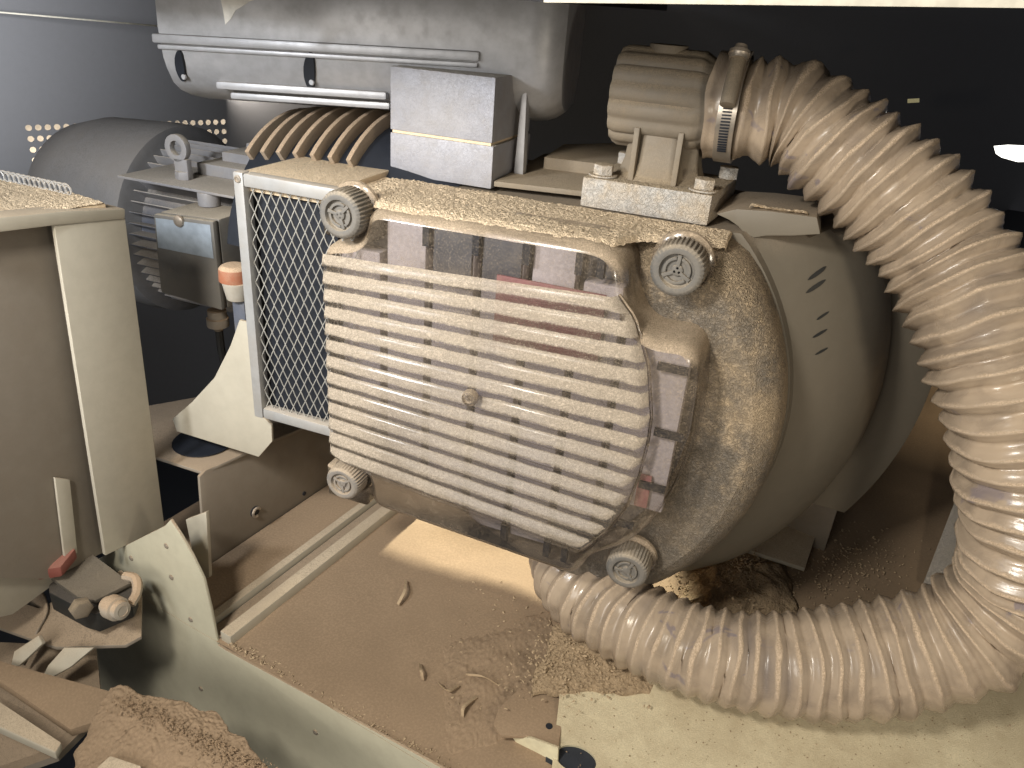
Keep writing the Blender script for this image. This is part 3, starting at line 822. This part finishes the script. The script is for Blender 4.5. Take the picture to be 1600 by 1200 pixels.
# shelf with lifting eye
pc = onp(282, 279, O+V*.26, V); cu, cz = (pc-O).dot(U), pc.z-O.z
shz = cz
build('top_shelf', MB().box((-.70, .22, shz-.004), (-.33, .34, shz), L), M['motorlt'], mo, .0015)
for i, (zo, vo) in enumerate(((.018, .30), (.032, .335), (.043, .37))):
    build('top_step', MB().box((-.62+.02*i, vo, shz), (-.33, vo+.06, shz+zo), L), M['motorlt'], mo, .002)
for i in range(6):
    build('clip', MB().box((-.54+.037*i, .352, shz+.030), (-.522+.037*i, .366, shz+.040), L), M['motorlt'], mo, .001)
for uu in (-.545, -.475):
    build('boss', MB().cyl(L(uu, .235, shz-.004), L(uu, .235, shz-.024), .016, 20), M['motorlt'], mo, .001)
ec = L(cu, .262, cz+.045); mb = MB()
rs = []
for k in range(33):
    a = R(-110+ 0)+2*PI*k/32; d = U*math.cos(a)+Z*math.sin(a)
    rs.append([ec+d*.020*1.0-V*.005, ec+d*.020+V*.005, ec+d*.0105+V*.005, ec+d*.0105-V*.005])
mb.rings(rs, True, False)
mb.box((cu-.006, .257, cz+.004), (cu+.018, .267, cz+.030), L)
build('lifting_eye', mb, M['motorlt'], mo, .0008)
build('lifting_eye_nut', MB().cyl(L(cu+.006, .262, cz), L(cu+.006, .262, cz+.012), .013, 6), M['motorlt'], mo, .0008)
# terminal box facing the camera side
TV = .165
tb_ = thing('terminal_box', 'x', 'box'); bpy.data.objects.remove(tb_)
bx = [uz(x, y, TV) for x, y in ((238, 333), (333, 345), (348, 487), (250, 458))]
P4 = [L(p[0], TV, p[1]) for p in bx]
build('terminal_box', MB().prism([L(p[0], TV+.012, p[1]) for p in bx], V*.075), M['box'], mo, .006)
bxc = (sum(p[0] for p in bx)/4, sum(p[1] for p in bx)/4)
def ins(f): return [L(bxc[0]+(p[0]-bxc[0])*f, TV, bxc[1]+(p[1]-bxc[1])*f) for p in bx]
lidp = build('terminal_box_lid', MB().prism(ins(.985), V*.011), M['box'], mo, .004)
q = ins(.90); lq = [q[0], q[1], q[1].lerp(q[2], .40), q[0].lerp(q[3], .40)]
build('blue_label', MB().prism([p-V*.001 for p in lq], V*.002), M['lid'], mo, .0004)
c_ = L(*((lambda a: (a[0], TV-.001, a[1]))(uz(281, 345, TV))))
build('lid_screw', MB().lathe([(0, .0085), (.003, .008), (.0045, .005)], c_, -V, 18), M['chrome'], mo)
g = [dp(343, 478, 1.0), dp(345, 512, 1.0)]
build('cable_gland', MB().lathe([(0, .014), (.012, .014), (.013, .0165), (.026, .0165), (.028, .010), (.034, .006)], L(uz(338, 480, TV+.04)[0], TV+.04, uz(338, 484, TV+.04)[1]), -Z, 20), M['cream'], mo, .0006)
gc = L(uz(338, 480, TV+.04)[0], TV+.04, uz(338, 484, TV+.04)[1])
build('cable', MB().tube(catmull([gc-Z*.03, gc-Z*.09+U*.004, gc-Z*.16+U*.03, gc-Z*.25+U*.05], 6), .006, 8), M['black'], mo)
# warning sensor with orange cap, between box and screen
sn = thing('capped_sensor', 'small pale sensor with a dusty orange cap beside the mesh screen', 'sensor')
sv = .06; cu2, cz2 = uz(367, 438, sv)
build('sensor_cap', MB().lathe([(0, .019), (.016, .018), (.020, .013)], L(cu2, sv, cz2), Z, 20), M['orange'], sn, .001)
build('sensor_body', MB().lathe([(0, .014), (.02, .018), (.023, .0185)], L(cu2+.003, sv, cz2-.023), Z, 20), M['cream'], sn, .001)
build('sensor_stem', MB().box((cu2-.004, sv-.004, cz2-.115), (cu2+.014, sv+.008, cz2-.023), L), M['motor'], sn, .001)

# ================================================================== SILENCER CASING
sil = thing('silencer_casing', 'long silver grey rounded casing lying above the motor and spacer blocks', 'casing', L(-.3, .3, .21))
# cross-section in (v,z), extruded along U
SVv = .205
P1_ = onp(778, 88, O+V*.185, V); P2_ = onp(250, 58, O+V*.105, V)
SU = (P1_-P2_); SLEN = SU.length; SU.normalize(); SV2 = Vector((-SU.y, SU.x, 0)).normalized(); SO = Vector(P2_)
def SL(u_, v, z): return SO+SU*u_+SV2*(v-SVv)+Z*z
def suz(x, y, dv=0):
    p = onp(x, y, SO+SV2*dv, SV2)-SO; h2 = SU.x**2+SU.y**2; u_ = (p.x*SU.x+p.y*SU.y)/h2; return u_, p.z-SU.z*u_
zr = 0.0; zlow = suz(500, 137)[1]; zbot = suz(500, 166)[1]
ul_ = 0.0; ur_ = suz(855, 100)[0]+.01
sec = [(.30, zr+.10), (.215, zr+.09), (.205, zr+.06), (.203, zr+.012), (.204, zr-.002), (.207, zr-.022), (.212, zlow+.010), (.222, zlow-.006), (.236, zlow-.016), (.26, zbot-.004), (.30, zbot-.012), (.42, zbot-.012), (.47, zbot+.03), (.47, zr+.10)]
def ring_at(u_, k, dz=0): 
    cv, cz_ = .335, zr+.0
    return [SL(u_, cv+(v-cv)*k, cz_+(z-cz_)*k) for v, z in sec]
lst = [(ul_+.060, .55), (ul_+.045, .66), (ul_+.028, .80), (ul_+.014, .91), (ul_+.004, .975), (ul_, 1.0), (ur_-.03, 1.0), (ur_-.015, .985), (ur_-.004, .94), (ur_+.006, .85)]
build('casing_body', MB().rings([ring_at(u_, k) for u_, k in lst]), M['casing'], sil, 0, 25)
build('rim_flange', MB().box((ul_-.006, .197, zr-.006), (ur_-.085, .206, zr+.004), SL), M['casing'], sil, .0022)
build('rim_flange', MB().box((ul_-.002, .200, zr-.0125), (ur_-.087, .206, zr-.0075), SL), M['casing'], sil, .0015)
build('lower_bead', MB().box((ul_+.060, .2125, zlow-.010), (suz(600, 145)[0], .240, zlow-.001), SL), M['casing'], sil, .003)
build('lower_bead', MB().box((ul_+.070, .226, zlow-.022), (suz(600, 160)[0], .250, zlow-.014), SL), M['casing'], sil, .003)
for x_, y_, s_ in ((482, 112, 1), (264, 103, .85)):
    c_ = suz(x_, y_); vs = []
    def sv_(z): return interp(-z, [(.002, .204), (.022, .207), (-(zlow+.010), .212), (-(zlow-.006), .222)])-.0036
    for k in range(24):
        a = 2*PI*k/24; zz1 = c_[1]+.021*s_*math.sin(a); vs.append(SL(c_[0]+.012*(s_ < 1)+.0065*s_*math.cos(a)+.004*math.sin(a), sv_(zz1), zz1))
    build('recess', MB().prism(vs, V*.012), M['dark'], sil, 0)
    build('recess_screw', MB().lathe([(0, .0035), (.002, .003)], SL(c_[0]+.012*(s_ < 1)+.001, sv_(c_[1]-.012), c_[1]-.012), -V, 12), M['casing'], sil)
build('end_flange', MB().prism([L(-.060, .20, .17), L(-.048, .20, .17), L(-.052, .20, .30), L(-.056, .20, .30)], V*.012), M['casing'], sil, .001)
# torn paper hanging down
pp = [(343, -8), (348, 14), (352, 38), (360, 30), (368, 16), (378, 10), (388, 3), (402, -3), (404, -10)]
o = plate('torn_paper', pp, lambda x, y, a: onp(x, y, O+V*a, V), .02, V*.0006, M['paper'], None, 0)
tag(o, 'torn scrap of pale paper hanging from the table edge above the casing', 'paper')
# slit of light at top left, put in as a pale tube
a_, b_ = dp(-60, 14, 2.0), dp(250, 41, 2.0)
o = build('light_slit', MB().tube([a_, b_], .0022, 6), M['table'])
tag(o, 'thin pale yellowish tube for a slit of light across the dark top left corner', 'wire')

# ================================================================== ELBOW
el = thing('pipe_elbow', 'cast ribbed pipe elbow on a bolted square flange on top of the pump', 'elbow', L(.09, .2, .17))
fl = [L(.040, .142, .164), L(.178, .142, .164), L(.190, .262, .164), L(.052, .262, .164)]
build('flange_base', MB().prism(fl, Z*.032), M['castw'], el, .003)
NZ = L(.112, .205, .195)
neck = []
for t, rx, ry in ((0, .052, .050), (.004, .046, .045), (.02, .041, .041), (.05, .039, .039), (.08, .041, .041)):
    neck.append([NZ+Z*t+U*rx*math.cos(2*PI*k/8+PI/8)*1.05+V*ry*math.sin(2*PI*k/8+PI/8)*1.05 for k in range(8)])
build('neck', MB().rings(neck), M['cast'], el, .004)
for du in (-.024, .022):
    build('neck_rib', MB().box((.112+du-.003, .158, .193), (.112+du+.003, .17, .250), L), M['cast'], el, .0015)
# barrel: axis along U, fluted
BC = L(.110, .205, .275); rs = []
nb = 120
for t, k in ((-.058, .80), (-.056, .94), (-.050, 1.0), (.030, 1.0), (.040, .97), (.046, .90), (.085, .90), (.092, .88)):
    ring = []
    for j in range(nb):
        a = 2*PI*j/nb; flute = .0028*(abs(math.sin(a*8))**.6)*(1 if k >= .94 and t < .04 else 0)
        r_ = (.0505-.0035+flute*1.6)*k
        ring.append(BC+U*t+(V*math.cos(a)+Z*math.sin(a))*r_)
    rs.append(ring)
build('barrel', MB().rings(rs), M['cast'], el, 0, 50)
build('top_boss', MB().cyl(BC+Z*.046-U*.010, BC+Z*.054-U*.010, .020, 24), M['cast'], el, .001)
bolt = None
for u_, v_ in ((.058, .158), (.166, .158), (.180, .248), (.062, .25)):
    b_ = MB().cyl(L(u_, v_, .196), L(u_, v_, .209), .0115, 6)
    if bolt is None: bolt = build('flange_bolt', b_, M['castw'], el, .0012)
    else: build('flange_bolt', b_, M['castw'], el, .0012)
for u_, v_ in ((.058, .158), (.166, .158)):
    build('bolt_washer', MB().cyl(L(u_, v_, .1965), L(u_, v_, .1985), .0155, 20), M['castw'], el, .0005)

# ================================================================== HOSE
def w2(x, y, d): return dp(x, y, d)
B0 = BC+U*.044; B1 = BC+U*.085
ctrl = [B0, B1, B1+U*.045, dp(1316, 236, .768), dp(1403, 310, .755), dp(1478, 400, .745), dp(1535, 505, .73), dp(1578, 612, .725), dp(1602, 715, .735),
        dp(1612, 815, .755), dp(1594, 912, .79), dp(1520, 985, .82), dp(1410, 1022, .845), dp(1300, 1036, .86), dp(1190, 1036, .87), dp(1080, 1014, .89), dp(985, 972, .93), dp(915, 925, .98), dp(890, 880, 1.04), dp(900, 830, 1.10)]
def hose(ctrl, name, R0, pitchf, parent):
    P = catmull(ctrl, 60)
    # arc length resample
    ds = [0]
    for a, b in zip(P, P[1:]): ds.append(ds[-1]+(b-a).length)
    Lg = ds[-1]; step = .0019; n = int(Lg/step); out = []; j = 0
    for i in range(n+1):
        s_ = Lg*i/n
        while j < len(ds)-2 and ds[j+1] < s_: j += 1
        t = (s_-ds[j])/max(1e-9, ds[j+1]-ds[j]); out.append(P[j].lerp(P[j+1], t))
    for _ in range(8): out = [out[0]]+[(out[i-1]+out[i]*2+out[i+1])/4 for i in range(1, len(out)-1)]+[out[-1]]
    NS = 64; e = None; ph = 0; rings = []; rid = []
    for i, p in enumerate(out):
        a = out[max(0, i-1)]; b = out[min(len(out)-1, i+1)]; t = (b-a).normalized()
        if e is None: e = (V - t*V.dot(t)).normalized()
        e = (e-t*e.dot(t)).normalized(); g = t.cross(e); sp = Lg*i/n
        ph += (Lg/n)/pitchf(sp/Lg)
        Rr = R0(sp/Lg); ring = []
        fade = min(1, sp/.03)
        for k in range(NS):
            th = 2*PI*k/NS; f = (ph+k/NS)
            rn = int(math.floor(f)); f -= rn
            wob = .10*nz((rn*.37, math.cos(th)*.8, math.sin(th)*.8), 1.7)
            x = abs(f-.5)*2       # 0 at ridge, 1 at root
            ridge = max(0, 1-x*1.05)
            shape = .90*(1-x)**1.0+.10*max(0, 1-abs(x-.66)*6) if x < 1 else 0
            amp = af(sp/Lg)*(.9+.35*nz((rn*.9, 3, 1), 1.3))
            d = e*math.cos(th)+g*math.sin(th)
            ax = t*(.0034*nz((rn*.7, math.cos(th), math.sin(th)*1.2), 1.1)+wob*.006)
            rr = Rr-af(sp/Lg)*fade+amp*shape*fade+.0026*nz((p.x+d.x*.1, p.y+d.y*.1, p.z+d.z*.1), 22)
            ring.append(p+d*rr+ax); rid.append(shape*fade)
        rings.append(ring)
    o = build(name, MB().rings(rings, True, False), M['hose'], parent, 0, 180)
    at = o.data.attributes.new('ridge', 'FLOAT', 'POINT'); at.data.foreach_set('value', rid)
    return o, out
def pf(t): return interp(t, [(0, .020), (.10, .0195), (.25, .021), (.38, .0240), (.5, .0245), (.57, .030), (.61, .027), (.66, .022), (.72, .0200), (.80, .0182), (1, .0175)])
def af(t): return interp(t, [(0, .0105), (.12, .0135), (.45, .0150), (.56, .0125), (.64, .0085), (.78, .0078), (1, .0090)])
def rf(t): return interp(t, [(0, .054), (.05, .054), (.09, .058), (.14, .063), (.3, .0675), (.55, .0675), (.62, .069), (.68, .064), (.74, .0575), (.86, .0545), (1, .058)])
ho, path = hose(ctrl, 'suction_hose', rf, pf, None)
tag(ho, 'thick dusty corrugated clear hose looping from the elbow down under the pump', 'hose')
# clamp
cl = thing('hose_clamp', 'steel worm drive clamp round the hose end beside the cast elbow', 'clamp', BC+U*.08)
CC = BC+U*.066
build('clamp_band', MB().lathe([(-.009, .0515), (-.009, .0550), (.009, .0550), (.009, .0515)], CC, U, 64, False), M['chrome'], cl, 0, 30)
for k in range(16):
    a = R(176+k*3.2); d = V*math.cos(a)+Z*math.sin(a); tt = -V*math.sin(a)+Z*math.cos(a)
    c_ = CC+d*.0552
    build('band_slot', MB().prism([c_-U*.0045-tt*.0007, c_+U*.0045-tt*.0012, c_+U*.0045+tt*.0004, c_-U*.0045+tt*.0007], d*.0009), M['dark'] if k % 1 == 0 else M['chrome'], cl, 0)
a = R(152); d = V*math.cos(a)+Z*math.sin(a); tt = -V*math.sin(a)+Z*math.cos(a); c_ = CC+d*.062
build('screw_housing', MB().cyl(c_+tt*.024, c_-tt*.022, .0078, 16), M['cast'], cl, .001)
build('clamp_screw', MB().lathe([(0, .009), (.004, .0095), (.005, .0105), (.008, .0105), (.0085, .0068), (.014, .006)], c_-tt*.021, -tt, 20), M['chrome'], cl)

# ================================================================== LIMIT SWITCH (lower left)
sw = thing('limit_switch', 'dusty black switch box with red head and cream cable gland on a plate', 'switch', dp(140, 950, .95))
def poly(name, px, d, off, mat, par, bev=.001):   # px with own depths
    pts = [dp(x, y, q) for x, y, q in px]; return build(name, MB().prism(pts, off), M[mat], par, bev)
SW = .95
sx = (dp(200, 905, SW)-dp(100, 885, SW)).normalized()
poly('switch_body', [(76, 908, .97), (106, 872, 1.0), (140, 866, 1.0), (212, 920, .97), (205, 936, .95), (150, 960, .93), (128, 952, .93), (76, 925, .96)], 0, Vector((0, 0, -.030)), 'black', sw, .003)
poly('switch_top', [(78, 906, .969), (108, 872, .999), (140, 866, .999), (206, 916, .967), (150, 944, .934), (122, 938, .938)], 0, Vector((0, 0, .006)), 'switchtop', sw, .002)
poly('red_head', [(50, 888, .965), (62, 862, .98), (98, 858, .985), (122, 872, .965), (98, 902, .945), (60, 908, .95)], 0, Vector((0, 0, .016)), 'red', sw, .004)
gx = (dp(215, 962, .93)-dp(180, 945, .94)).normalized()
build('cable_gland', MB().lathe([(0, .010), (.008, .010), (.009, .0145), (.022, .0145), (.023, .0115), (.030, .0110), (.031, .0065), (.0305, .0060)], dp(166, 944, .925), (dp(222, 968, .895)-dp(166, 944, .925)).normalized(), 20), M['cream'], sw, 0, 25)
build('gland_nut', MB().lathe([(0, .013), (.008, .013), (.010, .009)], dp(125, 948, .915), (dp(140, 968, .89)-dp(125, 948, .915)).normalized(), 6), M['cast'], sw, .0006)
build('cable_loop', MB().tube(catmull([dp(196, 900, .97), dp(212, 905, .96), dp(214, 925, .95), dp(204, 945, .94)], 5), .006, 8), M['cream'], sw)
o = build('switch_plate', MB().prism([dp(60, 950, .985), dp(0, 930, 1.0), dp(-60, 960, .98), dp(60, 1002, .955), dp(88, 1011, .95), dp(196, 1008, .95), dp(221, 994, .955), dp(222, 930, 1.0), dp(190, 890, 1.02)], Vector((0, 0, -.005))), M['shade'], None, .001)
tag(o, 'brown grey mounting plate under the dusty switch', 'plate')
for i, (px, lab) in enumerate(((((16, 1045), (22, 1018), (60, 993), (66, 1006), (30, 1040)), 'left pale pointed metal tab below the switch plate'), (((60, 1070), (75, 1040), (100, 1012), (146, 1012), (110, 1042)), 'right larger pale pointed metal tab below the switch plate'))):
    o = build('metal_tab', MB().prism([dp(x, y, .93) for x, y in px], Vector((0, .004, -.002))), M['panelw'], None, .0006)
    tag(o, lab, 'tab', 'pointed metal tabs')
# curved grey guard at far left
gp = [dp(x, y, q) for x, y, q in ((-40, 885, 1.02), (20, 893, 1.02), (60, 915, 1.0), (76, 950, .98), (60, 985, .96))]
rs = [[p, p+Vector((-.012, -.02, -.05))] for p in catmull(gp, 5)]
o = build('curved_guard', MB().rings(rs, False, False), M['shade']); tag(o, 'grey curved sheet guard beside the switch at the left edge', 'guard')
o.modifiers.new('thickness', 'SOLIDIFY').thickness = .003

# bottom-left frame plates and heaped sawdust
fr = thing('lower_frame', 'dust covered steel frame bars in the bottom left corner', 'frame', dp(60, 1150, .85))
build('frame_bar', MB().prism([dp(-60, 1010, .93), dp(10, 1035, .92), dp(175, 1080, .90), dp(172, 1120, .88), dp(110, 1140, .87), dp(0, 1065, .90), (dp(-60, 1040, .91))], Vector((0, 0, -.012))), M['tray'], fr, .002)
build('frame_bar', MB().prism([dp(-60, 1062, .90), dp(0, 1096, .88), dp(96, 1160, .85), dp(86, 1176, .845), dp(-60, 1110, .88)], Vector((0, 0, -.012))), M['panelw'], fr, .002)
build('frame_pad', MB().prism([dp(150, 1200, .80), dp(172, 1180, .81), dp(220, 1196, .80), dp(230, 1230, .79), dp(150, 1240, .79)], Vector((0, 0, -.01))), M['panelw'], fr, .002)
build('frame_web', MB().prism([dp(-80, 1000, 1.02), dp(150, 1010, 1.0), dp(160, 1110, .95), dp(90, 1180, .90), dp(-80, 1240, .90)], Vector((0, 0, -.01))), M['shade'], fr, 0)

def heap(name, outl, d0, hgt, mat, label, nx=90, ny=60, sc=40, rough=.35):
    """outl: 4 corner points (world); surface bulges up along Z with ragged lumps"""
    a, b, c, d = outl; vs = []; fs = []
    for j in range(ny+1):
        for i in range(nx+1):
            s_, t = i/nx, j/ny
            p = (a.lerp(b, s_)).lerp(d.lerp(c, s_), t)
            e_ = min(1, 4*min(s_, 1-s_))*min(1, 4*min(t, 1-t)); e_ = e_**.6
            rg = 1+rough*nz(p, sc)
            q_ = Vector(p)
            ed_ = (1-min(1, 6*min(s_, 1-s_, t, 1-t)))
            q_ += Vector((nz(p+Vector((3, 0, 0)), 50), nz(p+Vector((0, 7, 0)), 50), 0))*.008*ed_
            q_.z += hgt*e_*rg+.0022*abs(nz(p, 160))+.0012*nz(p, 330)-(.004 if ed_ > .95 else 0)
            vs.append(q_)
    for j in range(ny):
        for i in range(nx):
            k = j*(nx+1)+i; fs.append((k, k+1, k+nx+2, k+nx+1))
    o = build(name, MB().add(vs, fs), mat, None, 0, 180)
    tag(o, label, 'sawdust', None, 'stuff'); return o
heap('sawdust_heap', [dp(60, 1290, .78), dp(520, 1290, .76), dp(330, 1110, .86), dp(170, 1070, .89)], 0, .008, M['tray'], 'heaped brown sawdust covering the frame at bottom left', 160, 110)
heap('sawdust_drift', [onplate(830, 1085, .0), onplate(1010, 1085, .001), onplate(1080, 1000, .004), onplate(862, 975, .004)], 0, .008, M['pile'], 'drift of sawdust beside the lower hose end', 120, 90, 60, .6)
heap('sawdust_pile', [atz(1050, 975, TZ), atz(1250, 965, TZ), atz(1225, 880, TZ), atz(1080, 895, TZ)], 0, .030, M['pile'], 'lumpy pile of sawdust on the tray behind the lower hose', 120, 80, 45, .4)

# loose flakes (uncountable)
def flakes(name, spots, label, size=(.001, .004), mat='flake'):
    mb = MB()
    for p in spots:
        s_ = random.uniform(*size); a = random.uniform(0, 2*PI); t_ = random.uniform(-.7, .7)
        d = Vector((math.cos(a), math.sin(a), t_)).normalized()*s_; e = Vector((-math.sin(a), math.cos(a), random.uniform(-.5, .5)))*s_*random.uniform(.3, .8)
        n_ = d.cross(e).normalized()*s_*.25
        mb.add([p-d-e, p+d-e*.6, p+d*.8+e, p-d*.7+e*.8, p+n_*2], [(0, 1, 4), (1, 2, 4), (2, 3, 4), (3, 0, 4), (0, 3, 2, 1)])
    o = build(name, mb, M[mat], None, 0, 0); tag(o, label, 'sawdust', None, 'stuff'); return o
sp = []
for _ in range(1500):
    x = random.gauss(1145, 45); y = random.gauss(915, 22); p = atz(x, y, TZ+.004); sp.append(p+Z*random.uniform(0, .045)*math.exp(-((x-1145)/50)**2))
for _ in range(500):
    x = random.gauss(1330, 45); y = random.gauss(880, 32); sp.append(atz(x, y, TZ+.003))
for _ in range(160):
    x = random.uniform(700, 900); y = random.uniform(900, 1150); sp.append(atz(x, y, TZ+.002))
for _ in range(160):
    t = random.random(); sp.append(Vector((-.60+.45*t, .482+abs(random.gauss(0, .006)), TZ+.001)))
for _ in range(900):
    x = random.gauss(905, 45); y = random.gauss(1040, 28); sp.append(onplate(x, y, .003)+Z*random.uniform(0, .012))
flakes('sawdust_flakes', sp, 'loose sawdust flakes scattered over the tray and round the hose', (.0007, .0026))
sp = []
for _ in range(260):
    x = random.uniform(885, 1590); y = random.uniform(1110, 1200); sp.append(onplate(x, y, .0006))
flakes('plate_specks', sp, 'tiny brown specks of dust on the pale yellow plate', (.0004, .0012), 'crumb')
sp = []
for _ in range(190):
    t = random.random()**1.6; sp.append(Vector((-.625+.50*t, .4765+abs(random.gauss(0, .004)), TZ+.001+abs(random.gauss(0, .0015)))))
flakes('edge_clumps', sp, 'pale dust clumps along the front edge of the tray', (.0006, .0024))
# shallow drifts that break up the flat tray
heap('dust_drift', [atz(700, 1185, TZ-.001), atz(905, 1120, TZ-.001), atz(860, 950, TZ-.001), atz(690, 1010, TZ-.001)], 0, .004, M['tray'], 'low lumpy drift of dust on the tray beside the ledge bracket', 90, 70, 30, .9)
sp = []
for _ in range(800):
    t = random.random(); x = 190+230*t+random.gauss(0, 12); y = 1085+118*t+abs(random.gauss(0, 16))
    sp.append(dp(x, y, .86-(y-1100)*.0006)+Z*.004)
flakes('sawdust_crumbs', sp, 'coarse sawdust crumbs on the bottom left heap', (.0006, .0020), 'crumb')
# curled wood shavings one can tell apart
shv = [((622, 945), (632, 925), (634, 908), 'upright pale wood chip on the tray below the cover'), ((660, 1062), (658, 1050), (656, 1038), 'dark thin chip standing in the tray dust'),
       ((686, 1068), (700, 1080), (716, 1072), 'small bent pale shaving near the middle of the tray'), ((730, 1055), (755, 1058), (776, 1070), 'thin curled shaving right of the bent one'),
       ((744, 1090), (725, 1105), (722, 1120), 'faint dust buried chip near the ledge bracket')]
for a, b, c, lab in shv:
    pts = catmull([atz(*a, TZ+.003), atz(*b, TZ+.010), atz(*c, TZ+.004)], 5)
    rs = [[p-X*.0022, p+X*.0022, p+X*.0022+Z*.0018, p-X*.0022+Z*.0018] for p in pts]
    o = build('wood_shaving', MB().rings(rs), M['flake'], None, 0); tag(o, lab, 'shaving', 'shavings on the tray')
